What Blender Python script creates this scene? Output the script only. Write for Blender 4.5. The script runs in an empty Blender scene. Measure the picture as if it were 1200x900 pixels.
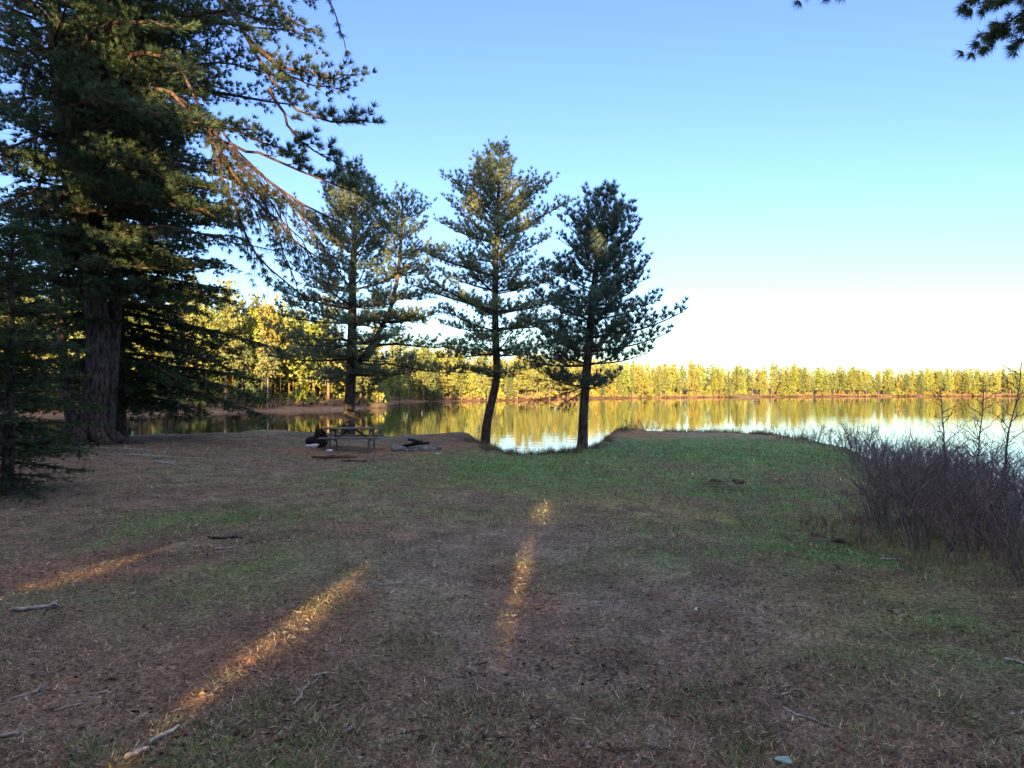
import bpy, math, random
import numpy as np

rng = np.random.default_rng(11)
random.seed(11)
SC = bpy.context.scene
COL = SC.collection

# ------------------------------------------------------------------ camera, sky, sun
F, CX, HY, CAMZ = 800.0, 600.0, 459.0, 1.65
cam_d = bpy.data.cameras.new("camera")
cam_d.sensor_width = 36.0
cam_d.lens = 24.0
cam_d.shift_y = (HY - 450.0) / 1200.0
cam_d.clip_start = 0.05
cam_d.clip_end = 6000
cam = bpy.data.objects.new("camera", cam_d)
COL.objects.link(cam)
cam.location = (0, 0, CAMZ)
cam.rotation_euler = (math.radians(90), 0, 0)
SC.camera = cam

SUN_EL = math.radians(7.0)
SUN_AZ = math.atan2(-0.087, -1.0)          # the sun stands behind the viewer, a little to the left
SUNV = np.array([math.sin(SUN_AZ) * math.cos(SUN_EL), math.cos(SUN_AZ) * math.cos(SUN_EL), math.sin(SUN_EL)])

world = bpy.data.worlds.new("World")
SC.world = world
world.use_nodes = True
wn = world.node_tree
wn.nodes.clear()
sky = wn.nodes.new("ShaderNodeTexSky")
sky.sky_type = 'NISHITA'
sky.sun_disc = False
sky.sun_elevation = SUN_EL
sky.sun_rotation = SUN_AZ % (2 * math.pi)
sky.altitude = 300
sky.air_density = 1.0
sky.dust_density = 1.2
sky.ozone_density = 3.0
bg = wn.nodes.new("ShaderNodeBackground")
bg.inputs[1].default_value = 0.13
wo = wn.nodes.new("ShaderNodeOutputWorld")
gm = wn.nodes.new("ShaderNodeGamma")
gm.inputs[1].default_value = 1.0
wn.links.new(sky.outputs[0], gm.inputs[0])
hs = wn.nodes.new("ShaderNodeHueSaturation")
hs.inputs["Saturation"].default_value = 1.05
hs.inputs["Hue"].default_value = 0.525
wn.links.new(gm.outputs[0], hs.inputs["Color"])
# unseen warm-white layer added high overhead to brighten and warm the ground light
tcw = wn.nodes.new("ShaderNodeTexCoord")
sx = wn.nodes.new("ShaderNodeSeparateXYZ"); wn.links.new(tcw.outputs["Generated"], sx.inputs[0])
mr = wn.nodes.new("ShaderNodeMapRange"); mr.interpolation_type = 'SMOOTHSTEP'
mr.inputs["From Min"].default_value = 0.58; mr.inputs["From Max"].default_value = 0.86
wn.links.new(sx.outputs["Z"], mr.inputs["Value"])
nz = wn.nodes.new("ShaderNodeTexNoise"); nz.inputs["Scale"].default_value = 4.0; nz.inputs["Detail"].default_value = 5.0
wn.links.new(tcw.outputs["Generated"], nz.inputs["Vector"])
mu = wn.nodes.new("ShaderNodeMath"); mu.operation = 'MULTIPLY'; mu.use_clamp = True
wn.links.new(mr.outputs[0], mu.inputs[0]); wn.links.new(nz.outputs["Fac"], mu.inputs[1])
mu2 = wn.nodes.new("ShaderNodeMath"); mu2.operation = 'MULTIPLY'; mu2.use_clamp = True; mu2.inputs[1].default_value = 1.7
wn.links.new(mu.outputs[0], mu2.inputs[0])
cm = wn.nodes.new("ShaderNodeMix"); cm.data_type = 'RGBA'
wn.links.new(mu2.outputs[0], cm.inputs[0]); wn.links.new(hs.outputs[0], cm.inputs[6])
SKY_FILL = 2.3
cm.inputs[7].default_value = (SKY_FILL * 1.0, SKY_FILL * 0.92, SKY_FILL * 0.84, 1)
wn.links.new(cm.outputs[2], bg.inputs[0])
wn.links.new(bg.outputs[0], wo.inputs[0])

sun_d = bpy.data.lights.new("sun", 'SUN')
sun_d.energy = 5.0
sun_d.angle = math.radians(0.3)
sun_d.color = (1.0, 0.68, 0.30)
sun = bpy.data.objects.new("sun", sun_d)
COL.objects.link(sun)
sun.location = (0, -50, 30)
from mathutils import Vector
sun.rotation_euler = Vector(tuple(SUNV)).to_track_quat('Z', 'Y').to_euler()

vs = SC.view_settings
vs.view_transform = 'Standard'
vs.look = 'None'
vs.gamma = 1.0
vs.use_curve_mapping = False
vs.exposure = 2.2
try:
    SC.cycles.max_bounces = 7
    SC.cycles.diffuse_bounces = 4
    SC.cycles.glossy_bounces = 3
    SC.cycles.transmission_bounces = 2
    SC.cycles.caustics_reflective = False
    SC.cycles.caustics_refractive = False
except Exception:
    pass

# ------------------------------------------------------------------ helpers
SLOPE = 0.01
WATER_Z = -1.0


def pix(px, py, Y):
    return np.array([(px - CX) / F * Y, Y, CAMZ - (py - HY) / F * Y])


def gpt(px, py, dz=0.0):
    """the point of the open ground seen at a place of the picture"""
    Y = (CAMZ - dz) * F / (py - HY - SLOPE * F)
    return (px - CX) / F * Y, Y


_tab = np.random.default_rng(3).random((256, 256))


def vnoise(x, y):
    xi = np.floor(x).astype(int); yi = np.floor(y).astype(int)
    fx = x - xi; fy = y - yi
    fx = fx * fx * (3 - 2 * fx); fy = fy * fy * (3 - 2 * fy)
    a = _tab[xi % 256, yi % 256]; b = _tab[(xi + 1) % 256, yi % 256]
    c = _tab[xi % 256, (yi + 1) % 256]; d = _tab[(xi + 1) % 256, (yi + 1) % 256]
    return (a * (1 - fx) + b * fx) * (1 - fy) + (c * (1 - fx) + d * fx) * fy


def fbm(x, y, s, o=4, seed=0):
    x = np.asarray(x, float) / s + seed * 17.3; y = np.asarray(y, float) / s + seed * 9.7
    r = 0; a = 1; t = 0
    for i in range(o):
        r = r + a * vnoise(x + i * 31.7, y + i * 11.3); t += a; a *= 0.5; x = x * 2.03; y = y * 2.03
    return r / t - 0.5


def sstep(a, b, x):
    t = np.clip((x - a) / (b - a), 0, 1)
    return t * t * (3 - 2 * t)


def unit(v):
    return v / np.maximum(np.linalg.norm(v, axis=-1, keepdims=True), 1e-9)


def tag(o, label=None, cat=None, group=None, kind=None):
    if label: o["label"] = label
    if cat: o["category"] = cat
    if group: o["group"] = group
    if kind: o["kind"] = kind
    return o


def empty(name, loc, label, cat, group=None, rz=0.0):
    o = bpy.data.objects.new(name, None)
    COL.objects.link(o)
    o.location = tuple(loc); o.rotation_euler = (0, 0, rz)
    o.empty_display_size = 0.3
    return tag(o, label, cat, group)


def link(name, me, mat=None, parent=None, loc=None):
    o = bpy.data.objects.new(name, me)
    COL.objects.link(o)
    if mat is not None:
        for m in (mat if isinstance(mat, (list, tuple)) else [mat]):
            me.materials.append(m)
    if parent is not None: o.parent = parent
    if loc is not None: o.location = tuple(loc)
    return o


def dup(o, parent=None):
    c = o.copy()
    COL.objects.link(c)
    if parent is not None: c.parent = parent
    for ch in o.children:
        dup(ch, c)
    return c


class Tubes:
    def __init__(s):
        s.v = []; s.f = []; s.n = 0

    def add(s, pts, rad, n=5, cap=True):
        pts = np.asarray(pts, float); rad = np.asarray(rad, float)
        k = len(pts)
        t = unit(np.gradient(pts, axis=0))
        ref = np.array([0.0, 0, 1.0]) if abs(t[:, 2]).mean() < 0.8 else np.array([1.0, 0.13, 0])
        u = unit(np.cross(t, ref)); w = np.cross(t, u)
        a = np.arange(n) * 2 * math.pi / n
        ring = pts[:, None] + rad[:, None, None] * (np.cos(a)[None, :, None] * u[:, None] + np.sin(a)[None, :, None] * w[:, None])
        s.v.append(ring.reshape(-1, 3))
        b = s.n
        for i in range(k - 1):
            for j in range(n):
                j2 = (j + 1) % n
                s.f.append((b + i * n + j, b + i * n + j2, b + (i + 1) * n + j2, b + (i + 1) * n + j))
        if cap:
            s.f.append(tuple(b + (k - 1) * n + j for j in range(n)))
            s.f.append(tuple(b + n - 1 - j for j in range(n)))
        s.n += k * n

    def mesh(s, name, origin=(0, 0, 0), smooth=True):
        me = bpy.data.meshes.new(name)
        v = np.concatenate(s.v) - np.asarray(origin, float)
        me.from_pydata(v.tolist(), [], s.f)
        if smooth:
            me.polygons.foreach_set("use_smooth", np.ones(len(me.polygons), bool))
        me.update()
        return me


def tri_mesh(name, V, tint, origin=(0, 0, 0)):
    """loose triangles (n*3, 3) with a colour per corner point"""
    V = np.asarray(V, np.float32).reshape(-1, 3) - np.asarray(origin, np.float32)
    n = len(V)
    me = bpy.data.meshes.new(name)
    me.vertices.add(n); me.vertices.foreach_set("co", V.astype(np.float32).ravel())
    me.loops.add(n); me.loops.foreach_set("vertex_index", np.arange(n, dtype=np.int32))
    me.polygons.add(n // 3); me.polygons.foreach_set("loop_start", np.arange(0, n, 3, dtype=np.int32))
    me.update(calc_edges=True)
    at = me.color_attributes.new("tint", 'FLOAT_COLOR', 'POINT')
    c = np.ones((n, 4), np.float32); c[:, :3] = tint
    at.data.foreach_set("color", c.ravel())
    return me


class Leaves:
    def __init__(s):
        s.v = []; s.c = []

    def tufts(s, P, D, k, L, w, spread, flat=1.0, col=(1, 1, 1), var=0.3, foot=0.0):
        P = np.asarray(P, float); n = len(P)
        if n == 0: return
        D = unit(np.asarray(D, float))
        R = unit(rng.normal(size=(n, k, 3)))
        d = D[:, None] + spread * R
        d[..., 2] *= flat
        d = unit(d)
        sd = unit(np.cross(d, unit(rng.normal(size=(n, k, 3))))) * w
        if flat < 0.9:
            sd = unit(np.cross(d, np.array([0, 0, 1.0]) + 0.5 * rng.normal(size=(n, k, 3)))) * w
        ln = L * rng.uniform(0.65, 1.1, (n, k, 1))
        b = P[:, None] + d * foot * ln
        mid = b + d * ln * 0.35
        tip = b + d * ln
        v = np.stack([mid - sd, mid + sd, tip], 2)
        v2 = np.stack([mid + sd, mid - sd, np.broadcast_to(b, tip.shape)], 2)
        br = rng.uniform(1 - var, 1 + var, (n, 1, 1)) * rng.uniform(0.85, 1.15, (n, k, 1))
        hue = rng.uniform(-0.12, 0.12, (n, 1, 1))
        c = np.asarray(col, float)[None, None] * br
        c = np.concatenate([c[..., :1] * (1 + hue * 1.3), c[..., 1:2], c[..., 2:] * (1 - hue)], -1)
        c3 = np.repeat(c[:, :, None], 3, 2)
        s.v += [v.reshape(-1, 3), v2.reshape(-1, 3)]
        s.c += [c3.reshape(-1, 3), c3.reshape(-1, 3)]

    def mesh(s, name, origin=(0, 0, 0)):
        return tri_mesh(name, np.concatenate(s.v), np.concatenate(s.c), origin)


# ------------------------------------------------------------------ materials
def new_mat(name):
    m = bpy.data.materials.new(name); m.use_nodes = True
    nt = m.node_tree; nt.nodes.clear()
    out = nt.nodes.new("ShaderNodeOutputMaterial")
    p = nt.nodes.new("ShaderNodeBsdfPrincipled")
    nt.links.new(p.outputs[0], out.inputs[0])
    return m, nt, p, out


def mixc(nt, a, b, fac, mode='MIX'):
    n = nt.nodes.new("ShaderNodeMix"); n.data_type = 'RGBA'; n.blend_type = mode
    for i, x in ((0, fac), (6, a), (7, b)):
        if hasattr(x, "links") or hasattr(x, "is_linked"): nt.links.new(x, n.inputs[i])
        elif i == 0: n.inputs[i].default_value = x
        else: n.inputs[i].default_value = (*x, 1)
    return n.outputs[2]


def noise(nt, scale, detail=4, rough=0.6, stretch=None, obj=True):
    tc = nt.nodes.new("ShaderNodeTexCoord")
    src = tc.outputs["Object"]
    if stretch:
        mp = nt.nodes.new("ShaderNodeMapping"); mp.inputs["Scale"].default_value = stretch
        nt.links.new(src, mp.inputs[0]); src = mp.outputs[0]
    n = nt.nodes.new("ShaderNodeTexNoise")
    n.inputs["Scale"].default_value = scale; n.inputs["Detail"].default_value = detail; n.inputs["Roughness"].default_value = rough
    nt.links.new(src, n.inputs["Vector"])
    return n.outputs["Fac"]


def ramp(nt, src, stops):
    r = nt.nodes.new("ShaderNodeValToRGB")
    e = r.color_ramp.elements
    while len(e) < len(stops): e.new(0.5)
    for i, (p, c) in enumerate(stops):
        e[i].position = p; e[i].color = (*c, 1) if len(c) == 3 else c
    nt.links.new(src, r.inputs[0])
    return r.outputs[0]


def bump(nt, p, h, strength, dist):
    b = nt.nodes.new("ShaderNodeBump"); b.inputs["Strength"].default_value = strength; b.inputs["Distance"].default_value = dist
    nt.links.new(h, b.inputs["Height"]); nt.links.new(b.outputs[0], p.inputs["Normal"])


def leaf_mat(name, col, trans=0.25, rough=0.55):
    m, nt, p, out = new_mat(name)
    a = nt.nodes.new("ShaderNodeAttribute"); a.attribute_name = "tint"
    c = mixc(nt, a.outputs["Color"], col, 1.0, 'MULTIPLY')
    oi = nt.nodes.new("ShaderNodeObjectInfo")
    rr = ramp(nt, oi.outputs["Random"], [(0.0, (0.72, 0.78, 0.8)), (0.5, (1.0, 1.0, 1.0)), (1.0, (1.28, 1.12, 0.85))])
    c = mixc(nt, c, rr, 1.0, 'MULTIPLY')
    nt.links.new(c, p.inputs["Base Color"])
    p.inputs["Roughness"].default_value = rough
    p.inputs["Specular IOR Level"].default_value = 0.3
    if trans:
        t = nt.nodes.new("ShaderNodeBsdfTranslucent"); nt.links.new(c, t.inputs[0])
        mx = nt.nodes.new("ShaderNodeMixShader"); mx.inputs[0].default_value = trans
        nt.links.new(p.outputs[0], mx.inputs[1]); nt.links.new(t.outputs[0], mx.inputs[2])
        nt.links.new(mx.outputs[0], out.inputs[0])
    return m


def bark_mat(name, dark, light, scale=13, stretch=(1, 1, 0.30), bs=1.0, bd=0.05):
    m, nt, p, out = new_mat(name)
    n = noise(nt, scale, 6, 0.65, stretch)
    c = ramp(nt, n, [(0.38, dark), (0.5, tuple(0.5 * (a + b) for a, b in zip(dark, light))), (0.62, light)])
    n2 = noise(nt, 1.3, 3, 0.5)
    c = mixc(nt, c, ramp(nt, n2, [(0.35, (0.75, 0.78, 0.8)), (0.65, (1.15, 1.05, 0.98))]), 1.0, 'MULTIPLY')
    nt.links.new(c, p.inputs["Base Color"]); p.inputs["Roughness"].default_value = 0.9
    p.inputs["Specular IOR Level"].default_value = 0.2
    bump(nt, p, n, bs, bd)
    return m


def plain_mat(name, a, b, scale=6, rough=0.85, stretch=None, bs=0.4, bd=0.01, spec=0.3):
    m, nt, p, out = new_mat(name)
    n = noise(nt, scale, 5, 0.6, stretch)
    nt.links.new(ramp(nt, n, [(0.35, a), (0.65, b)]), p.inputs["Base Color"])
    p.inputs["Roughness"].default_value = rough
    p.inputs["Specular IOR Level"].default_value = spec
    bump(nt, p, n, bs, bd)
    return m


M = {}
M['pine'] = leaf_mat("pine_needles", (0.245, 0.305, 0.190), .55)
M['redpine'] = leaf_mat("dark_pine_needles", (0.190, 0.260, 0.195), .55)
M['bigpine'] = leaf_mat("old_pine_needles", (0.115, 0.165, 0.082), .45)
M['hemlock'] = leaf_mat("hemlock_sprays", (0.070, 0.132, 0.055), .4)
M['farpine'] = leaf_mat("far_pine_foliage", (0.285, 0.320, 0.125), 0.3)  # raised blue paints distance haze into this and the birch foliage
M['farleaf'] = leaf_mat("far_broadleaf_foliage", (0.34, 0.34, 0.15), 0.3)
M['fardark'] = leaf_mat("far_spruce_foliage", (0.16, 0.20, 0.10), 0.2)
M['bark'] = bark_mat("grey_pine_bark", (0.022, 0.017, 0.015), (0.155, 0.122, 0.105))
M['redbark'] = bark_mat("reddish_pine_bark", (0.040, 0.026, 0.021), (0.160, 0.098, 0.072), 12)
M['farbark'] = bark_mat("far_trunk_bark", (0.10, 0.075, 0.055), (0.26, 0.20, 0.15), 3, (1, 1, 0.3), 0.2)
M['birch'] = bark_mat("pale_birch_bark", (0.22, 0.18, 0.15), (0.42, 0.36, 0.30), 3, (1, 1, 1.5), 0.2)
M['twig'] = bark_mat("bare_twig_bark", (0.13, 0.10, 0.095), (0.29, 0.24, 0.225), 14, (1, 1, 0.4), 0.3)
M['wood'] = plain_mat("weathered_planks", (0.10, 0.082, 0.07), (0.20, 0.17, 0.15), 7, 0.85, (0.6, 9, 9))
M['stone'] = plain_mat("field_stone", (0.10, 0.095, 0.095), (0.27, 0.25, 0.245), 8, 0.9, None, 0.6, 0.02)
M['char'] = plain_mat("charred_wood", (0.010, 0.009, 0.009), (0.035, 0.03, 0.028), 12, 0.95)
M['ash'] = plain_mat("ash_bed", (0.05, 0.048, 0.047), (0.14, 0.13, 0.13), 12, 1.0)
M['deadwood'] = plain_mat("bleached_deadwood", (0.16, 0.14, 0.125), (0.46, 0.43, 0.405), 30, 0.95, (1, 1, 1), .9, .01)
M['brownwood'] = plain_mat("brown_rotten_wood", (0.05, 0.025, 0.018), (0.13, 0.065, 0.045), 9, 0.9)
M['blackbag'] = plain_mat("black_plastic", (0.006, 0.007, 0.009), (0.014, 0.015, 0.017), 6, 0.75, None, 0.8, 0.05, 0.2)
M['white'] = plain_mat("white_plastic", (0.55, 0.56, 0.57), (0.75, 0.75, 0.75), 8, 0.5)
M['teal'] = plain_mat("pale_teal_plastic", (0.16, 0.30, 0.30), (0.26, 0.42, 0.42), 8, 0.5)
M['clod'] = plain_mat("dark_soil", (0.05, 0.036, 0.028), (0.12, 0.088, 0.07), 14, 1.0, None, 0.8, 0.03)
M['shadewood'] = leaf_mat("woodland_foliage", (0.05, 0.07, 0.03), 0.0)


def vcol_mat(name, trans=0.0, rough=0.9):
    m, nt, p, out = new_mat(name)
    a = nt.nodes.new("ShaderNodeAttribute"); a.attribute_name = "tint"
    nt.links.new(a.outputs["Color"], p.inputs["Base Color"]); p.inputs["Roughness"].default_value = rough
    p.inputs["Specular IOR Level"].default_value = 0.15
    return m


M['blade'] = vcol_mat("grass_blade")

# ------------------------------------------------------------------ the land and the lake
crest = [(300, 511), (360, 512), (408, 511), (450, 511), (520, 508), (552, 509), (572, 516), (590, 525), (620, 531), (652, 529.5),
         (676, 523), (694, 514), (712, 507), (740, 504), (800, 505), (850, 506), (905, 508), (945, 512), (1000, 522), (1050, 539), (1110, 566)]
LAND = [gpt(a, b) for a, b in crest]
LAND = [(-400, 30), (-60, 27), (-30, 24), (-18, 23.5), (-13.5, 26), (-11.2, 27)] + LAND + [(7.6, 10), (7.6, 5), (8.2, -6), (11, -60), (11, -500), (-400, -500)]
LAND = np.array(LAND)


def poly_sd(x, y, poly):
    """signed distance, positive inside"""
    d = np.full(x.shape, 1e9); ins = np.zeros(x.shape, bool)
    n = len(poly)
    for i in range(n):
        ax, ay = poly[i]; bx, by = poly[(i + 1) % n]
        ex, ey = bx - ax, by - ay
        t = np.clip(((x - ax) * ex + (y - ay) * ey) / (ex * ex + ey * ey), 0, 1)
        d = np.minimum(d, np.hypot(x - ax - t * ex, y - ay - t * ey))
        if ay != by:
            c = ((ay > y) != (by > y)) & (x < (bx - ax) * (y - ay) / (by - ay) + ax)
            ins ^= c
    return np.where(ins, d, -d)


FAR = np.array([(-1400, 55), (-300, 66), (0, 72), (120, 78), (230, 85), (330, 92), (405, 101), (440, 112), (452, 150), (470, 178), (560, 196), (640, 225), (700, 262),
                (780, 290), (850, 318), (900, 335), (1000, 360), (1200, 385), (1500, 400), (3000, 420)], float)


def far_y(x, y):
    px = CX + F * x / np.maximum(y, 1.0)
    return np.interp(px, FAR[:, 0], FAR[:, 1])


def ground_z(x, y, fine=True):
    x = np.asarray(x, float); y = np.asarray(y, float)
    sd = poly_sd(x, y, LAND) + 0.9 * fbm(x, y, 1.6, 4, 5) * (np.hypot(x, y) > 12)
    base = -SLOPE * np.clip(y, 0, 60)
    base = base + 0.36 * sstep(-4, -11, x) * sstep(7, 16, y)
    base = base + 0.20 * np.exp(-((x - 4.9) / 1.6) ** 2 - ((y - 32.5) / 3.0) ** 2)
    base = base + 0.18 * np.exp(-((x + 2.2) / 1.4) ** 2 - ((y - 29) / 2.5) ** 2)
    base = base + 0.22 * fbm(x, y, 5.0, 3, 1) * sstep(2, 8, np.hypot(x, y)) * 0.5
    if fine:
        base = base + 0.09 * fbm(x, y, 0.9, 4, 2) + 0.045 * fbm(x, y, 0.22, 3, 3)
    # two shallow wheel ruts running to the lake
    for rx in (-0.95, 0.75):
        base = base - 0.03 * np.exp(-((x - rx - 0.05 * y) / 0.22) ** 2) * sstep(16, 10, y)
    bank = sstep(-0.8, 0.7, sd)
    zn = base * bank + (WATER_Z - 0.15) * (1 - bank) - 2.0 * sstep(-0.8, -9, sd)
    fd = np.where(y > 20, y - far_y(x, y), np.where(x < 0, -500.0, np.maximum(x - 380, y * 0 - 500)))
    fd = fd + 6 * fbm(x, y, 25, 3, 8)
    zf = WATER_Z + np.clip(fd * 0.22, -2, 0.7) + 4.0 * sstep(6, 160, fd) + 10 * sstep(150, 700, fd)
    return np.maximum(zn, zf), sd, fd


def gz(x, y):
    return float(ground_z(np.array([x]), np.array([y]))[0][0])


PATCH = []   # px, py, rx, ry, colour, weight, turned into ground ellipses


def patch(px, py, rx, ry, col, w):
    x, y = gpt(px, py)
    PATCH.append((x, y, rx / F * y, ry * y * y / 1320.0, np.array(col), w))


DUFF = (0.270, 0.205, 0.155); TRACK = (0.280, 0.240, 0.215); GRASS = (0.120, 0.235, 0.080); STRAW = (0.36, 0.275, 0.155); DARK = (0.062, 0.050, 0.040)
RUST = (0.29, 0.145, 0.085)
for a in [(850, 575, 260, 40, GRASS, .55), (930, 640, 190, 30, GRASS, .45), (250, 700, 200, 40, GRASS, .3), (500, 880, 300, 40, GRASS, .3), (800, 530, 260, 14, GRASS, 1.0), (800, 517, 200, 6, GRASS, .9), (950, 535, 110, 18, GRASS, .9), (600, 548, 160, 12, GRASS, .9), (870, 575, 110, 16, GRASS, .55), (250, 605, 150, 16, GRASS, .85),
          (90, 628, 80, 14, GRASS, .6), (930, 645, 100, 12, GRASS, .9), (850, 610, 90, 10, GRASS, .7), (240, 885, 70, 25, GRASS, .6), (640, 820, 90, 30, GRASS, .35),
          (470, 760, 60, 20, GRASS, .4), (830, 850, 40, 30, GRASS, .7), (1080, 720, 120, 40, GRASS, .5), (1000, 690, 60, 14, GRASS, .5), (1170, 840, 50, 30, GRASS, .6),
          (330, 650, 90, 14, GRASS, .35), (120, 700, 90, 20, GRASS, .3), (700, 690, 60, 16, GRASS, .35), (980, 770, 80, 24, GRASS, .45), (420, 560, 120, 12, GRASS, .4),
          (720, 590, 70, 10, STRAW, .8), (800, 605, 40, 8, STRAW, .6), (380, 625, 60, 8, STRAW, .5), (960, 720, 90, 30, STRAW, .55), (1030, 690, 60, 12, STRAW, .5),
          (640, 640, 140, 26, TRACK, .8), (640, 720, 200, 50, TRACK, .8), (500, 660, 90, 20, TRACK, .8), (780, 700, 120, 30, TRACK, .6), (700, 830, 250, 60, TRACK, .7),
          (250, 550, 150, 18, DUFF, .9), (100, 570, 120, 25, DUFF, .9), (510, 520, 60, 7, RUST, .7), (420, 530, 70, 8, RUST, .6), (220, 530, 90, 7, RUST, .6),
          (100, 660, 120, 16, RUST, .5), (300, 740, 110, 30, RUST, .35), (850, 566, 35, 6, DARK, .9), (300, 630, 40, 5, DARK, .6), (970, 632, 35, 6, DARK, .7),
          (150, 780, 120, 30, DUFF, .5), (60, 830, 100, 40, DUFF, .5), (1100, 820, 150, 40, DUFF, .4), (740, 508, 40, 5, RUST, .9), (270, 790, 90, 40, RUST, .6), (380, 710, 60, 25, RUST, .6), (612, 680, 40, 60, RUST, .5), (70, 680, 90, 14, RUST, .7)]:
    patch(*a)


def albedo(x, y):
    """base colour of the ground cover and how much of it is living grass"""
    n1 = fbm(x, y, 1.6, 4, 11); n2 = fbm(x, y, 0.35, 4, 12); n3 = fbm(x, y, 4.5, 3, 13)
    c = np.array(DUFF)[None] * np.ones((len(x), 1))
    g = np.full(len(x), 0.12) + 0.4 * np.clip(n3, -.2, .5)
    wx = x + 0.9 * n1 * np.clip(y / 6, .4, 2); wy = y + 1.6 * n2 * np.clip(y / 6, .4, 2) + 1.2 * n1
    for (cx, cy, rx, ry, col, w) in PATCH:
        k = w * np.exp(-(((wx - cx) / rx) ** 2 + ((wy - cy) / ry) ** 2))
        k = np.clip(k * (1 + 1.8 * n2 + 0.8 * n1), 0, 1)
        c = c * (1 - k[:, None]) + col[None] * k[:, None]
        g = g * (1 - k) + k * (1.0 if col[1] > col[0] else 0.05)
    k = np.clip(0.5 + 2.2 * n1 - 0.35, 0, .6) * (np.abs(y) < 40)
    c = c * (1 - 0.5 * k[:, None]) + np.array(GRASS)[None] * 0.5 * k[:, None]
    c = c * (1 + 0.9 * n2 + 0.35 * n1)[:, None]
    return np.clip(c, 0.015, 0.5), np.clip(g, 0, 1)


def build_ground():
    r = np.concatenate([[0.0], np.geomspace(0.6, 60, 520), np.geomspace(61, 3000, 110)])
    th = np.concatenate([np.linspace(-46, 46, 520), np.linspace(47, 313, 134)])   # from +Y, clockwise
    th = np.radians(th)
    nt_, nr = len(th), len(r)
    R, T = np.meshgrid(r[1:], th, indexing='ij')
    x = (R * np.sin(T)).ravel(); y = (R * np.cos(T)).ravel()
    z, sd, fd = ground_z(x, y)
    x = np.append(x, 0.0); y = np.append(y, 0.0); z = np.append(z, gz(0, 0)); sd = np.append(sd, 5.0); fd = np.append(fd, -500.0)
    c, g = albedo(x, y)
    # banks: brown dead grass at the near water, pale rusty margin along the far shore, leaf litter under the far woods
    k = (sstep(1.0, 0.1, sd) * sstep(-3, 0, sd))[:, None]
    c = c * (1 - k) + np.array([0.16, 0.10, 0.065])[None] * k
    k = sstep(2, 7, fd)[:, None]
    c = c * (1 - k) + np.array([0.11, 0.08, 0.055])[None] * k
    k = (sstep(-2, 0.5, fd) * (1 - .8 * sstep(2, 6, fd)))[:, None]
    c = c * (1 - k) + np.array([0.26, 0.155, 0.105])[None] * k * (1 + 1.2 * fbm(x, y, 6, 3, 4))[:, None]
    k = (sstep(-1, -4, sd) * sstep(0, -6, fd))[:, None]
    c = c * (1 - k) + np.array([0.03, 0.028, 0.02])[None] * k
    me = bpy.data.meshes.new("ground")
    v = np.stack([x, y, z], 1)
    i = np.arange(nr - 2)[:, None] * nt_; j = np.arange(nt_)[None]; j2 = (j + 1) % nt_
    q = np.stack([i + j, i + j2, i + nt_ + j2, i + nt_ + j], -1).reshape(-1, 4)[:, ::-1]
    last = len(x) - 1
    f = q.tolist() + [(last, (k + 1) % nt_, k) for k in range(nt_)]
    me.from_pydata(v.tolist(), [], f)
    me.polygons.foreach_set("use_smooth", np.ones(len(me.polygons), bool))
    at = me.color_attributes.new("tint", 'FLOAT_COLOR', 'POINT')
    cc = np.ones((len(v), 4), np.float32); cc[:, :3] = c
    at.data.foreach_set("color", cc.ravel())
    me.update()
    m, nt, p, out = new_mat("forest_floor")
    a = nt.nodes.new("ShaderNodeAttribute"); a.attribute_name = "tint"
    n1 = noise(nt, 26, 6, 0.75); n2 = noise(nt, 110, 4, 0.7); n3 = noise(nt, 5, 4, .6)
    c1 = mixc(nt, a.outputs["Color"], ramp(nt, n1, [(0.34, (0.35, 0.34, 0.34)), (0.5, (1.1, 1.1, 1.1)), (0.66, (2.0, 1.92, 1.82))]), 1.0, 'MULTIPLY')
    c2 = mixc(nt, c1, ramp(nt, n2, [(0.36, (0.45, 0.45, 0.45)), (0.62, (1.75, 1.72, 1.68))]), 1.0, 'MULTIPLY')
    c2 = mixc(nt, c2, ramp(nt, n3, [(0.35, (0.8, 0.8, 0.82)), (0.65, (1.2, 1.17, 1.12))]), 1.0, 'MULTIPLY')
    nt.links.new(c2, p.inputs["Base Color"]); p.inputs["Roughness"].default_value = 1.0
    p.inputs["Specular IOR Level"].default_value = 0.1
    mm = nt.nodes.new("ShaderNodeMath"); mm.operation = 'ADD'
    nt.links.new(n1, mm.inputs[0]); nt.links.new(n2, mm.inputs[1])
    bump(nt, p, mm.outputs[0], 1.0, 0.05)
    o = link("ground", me, m)
    tag(o, "brown and green clearing sloping to the lake and rising as the far shores", "ground", kind="structure")


build_ground()


def build_water():
    me = bpy.data.meshes.new("lake_water")
    n = 96
    a = np.arange(n) * 2 * math.pi / n
    v = [(2600 * math.cos(t), 2600 * math.sin(t), WATER_Z) for t in a]
    me.from_pydata(v, [], [tuple(range(n))])
    m, nt, p, out = new_mat("lake_water")
    p.inputs["Base Color"].default_value = (0.012, 0.018, 0.016, 1)
    p.inputs["Roughness"].default_value = 0.02
    p.inputs["IOR"].default_value = 1.45
    p.inputs["Specular IOR Level"].default_value = 0.5
    h1 = noise(nt, 0.9, 3, 0.5)
    h2 = noise(nt, 0.045, 2, 0.5)
    # calm water with patches stirred by a breeze
    amp = ramp(nt, h2, [(0.40, (0.35, 0.35, 0.35)), (0.62, (1, 1, 1))])
    ml = nt.nodes.new("ShaderNodeMath"); ml.operation = 'MULTIPLY'
    nt.links.new(h1, ml.inputs[0]); nt.links.new(amp, ml.inputs[1])
    bump(nt, p, ml.outputs[0], 1.0, 0.010)
    o = link("lake_water", me, m)
    tag(o, "calm lake mirroring the golden far shore", "water", kind="structure")


build_water()


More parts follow.
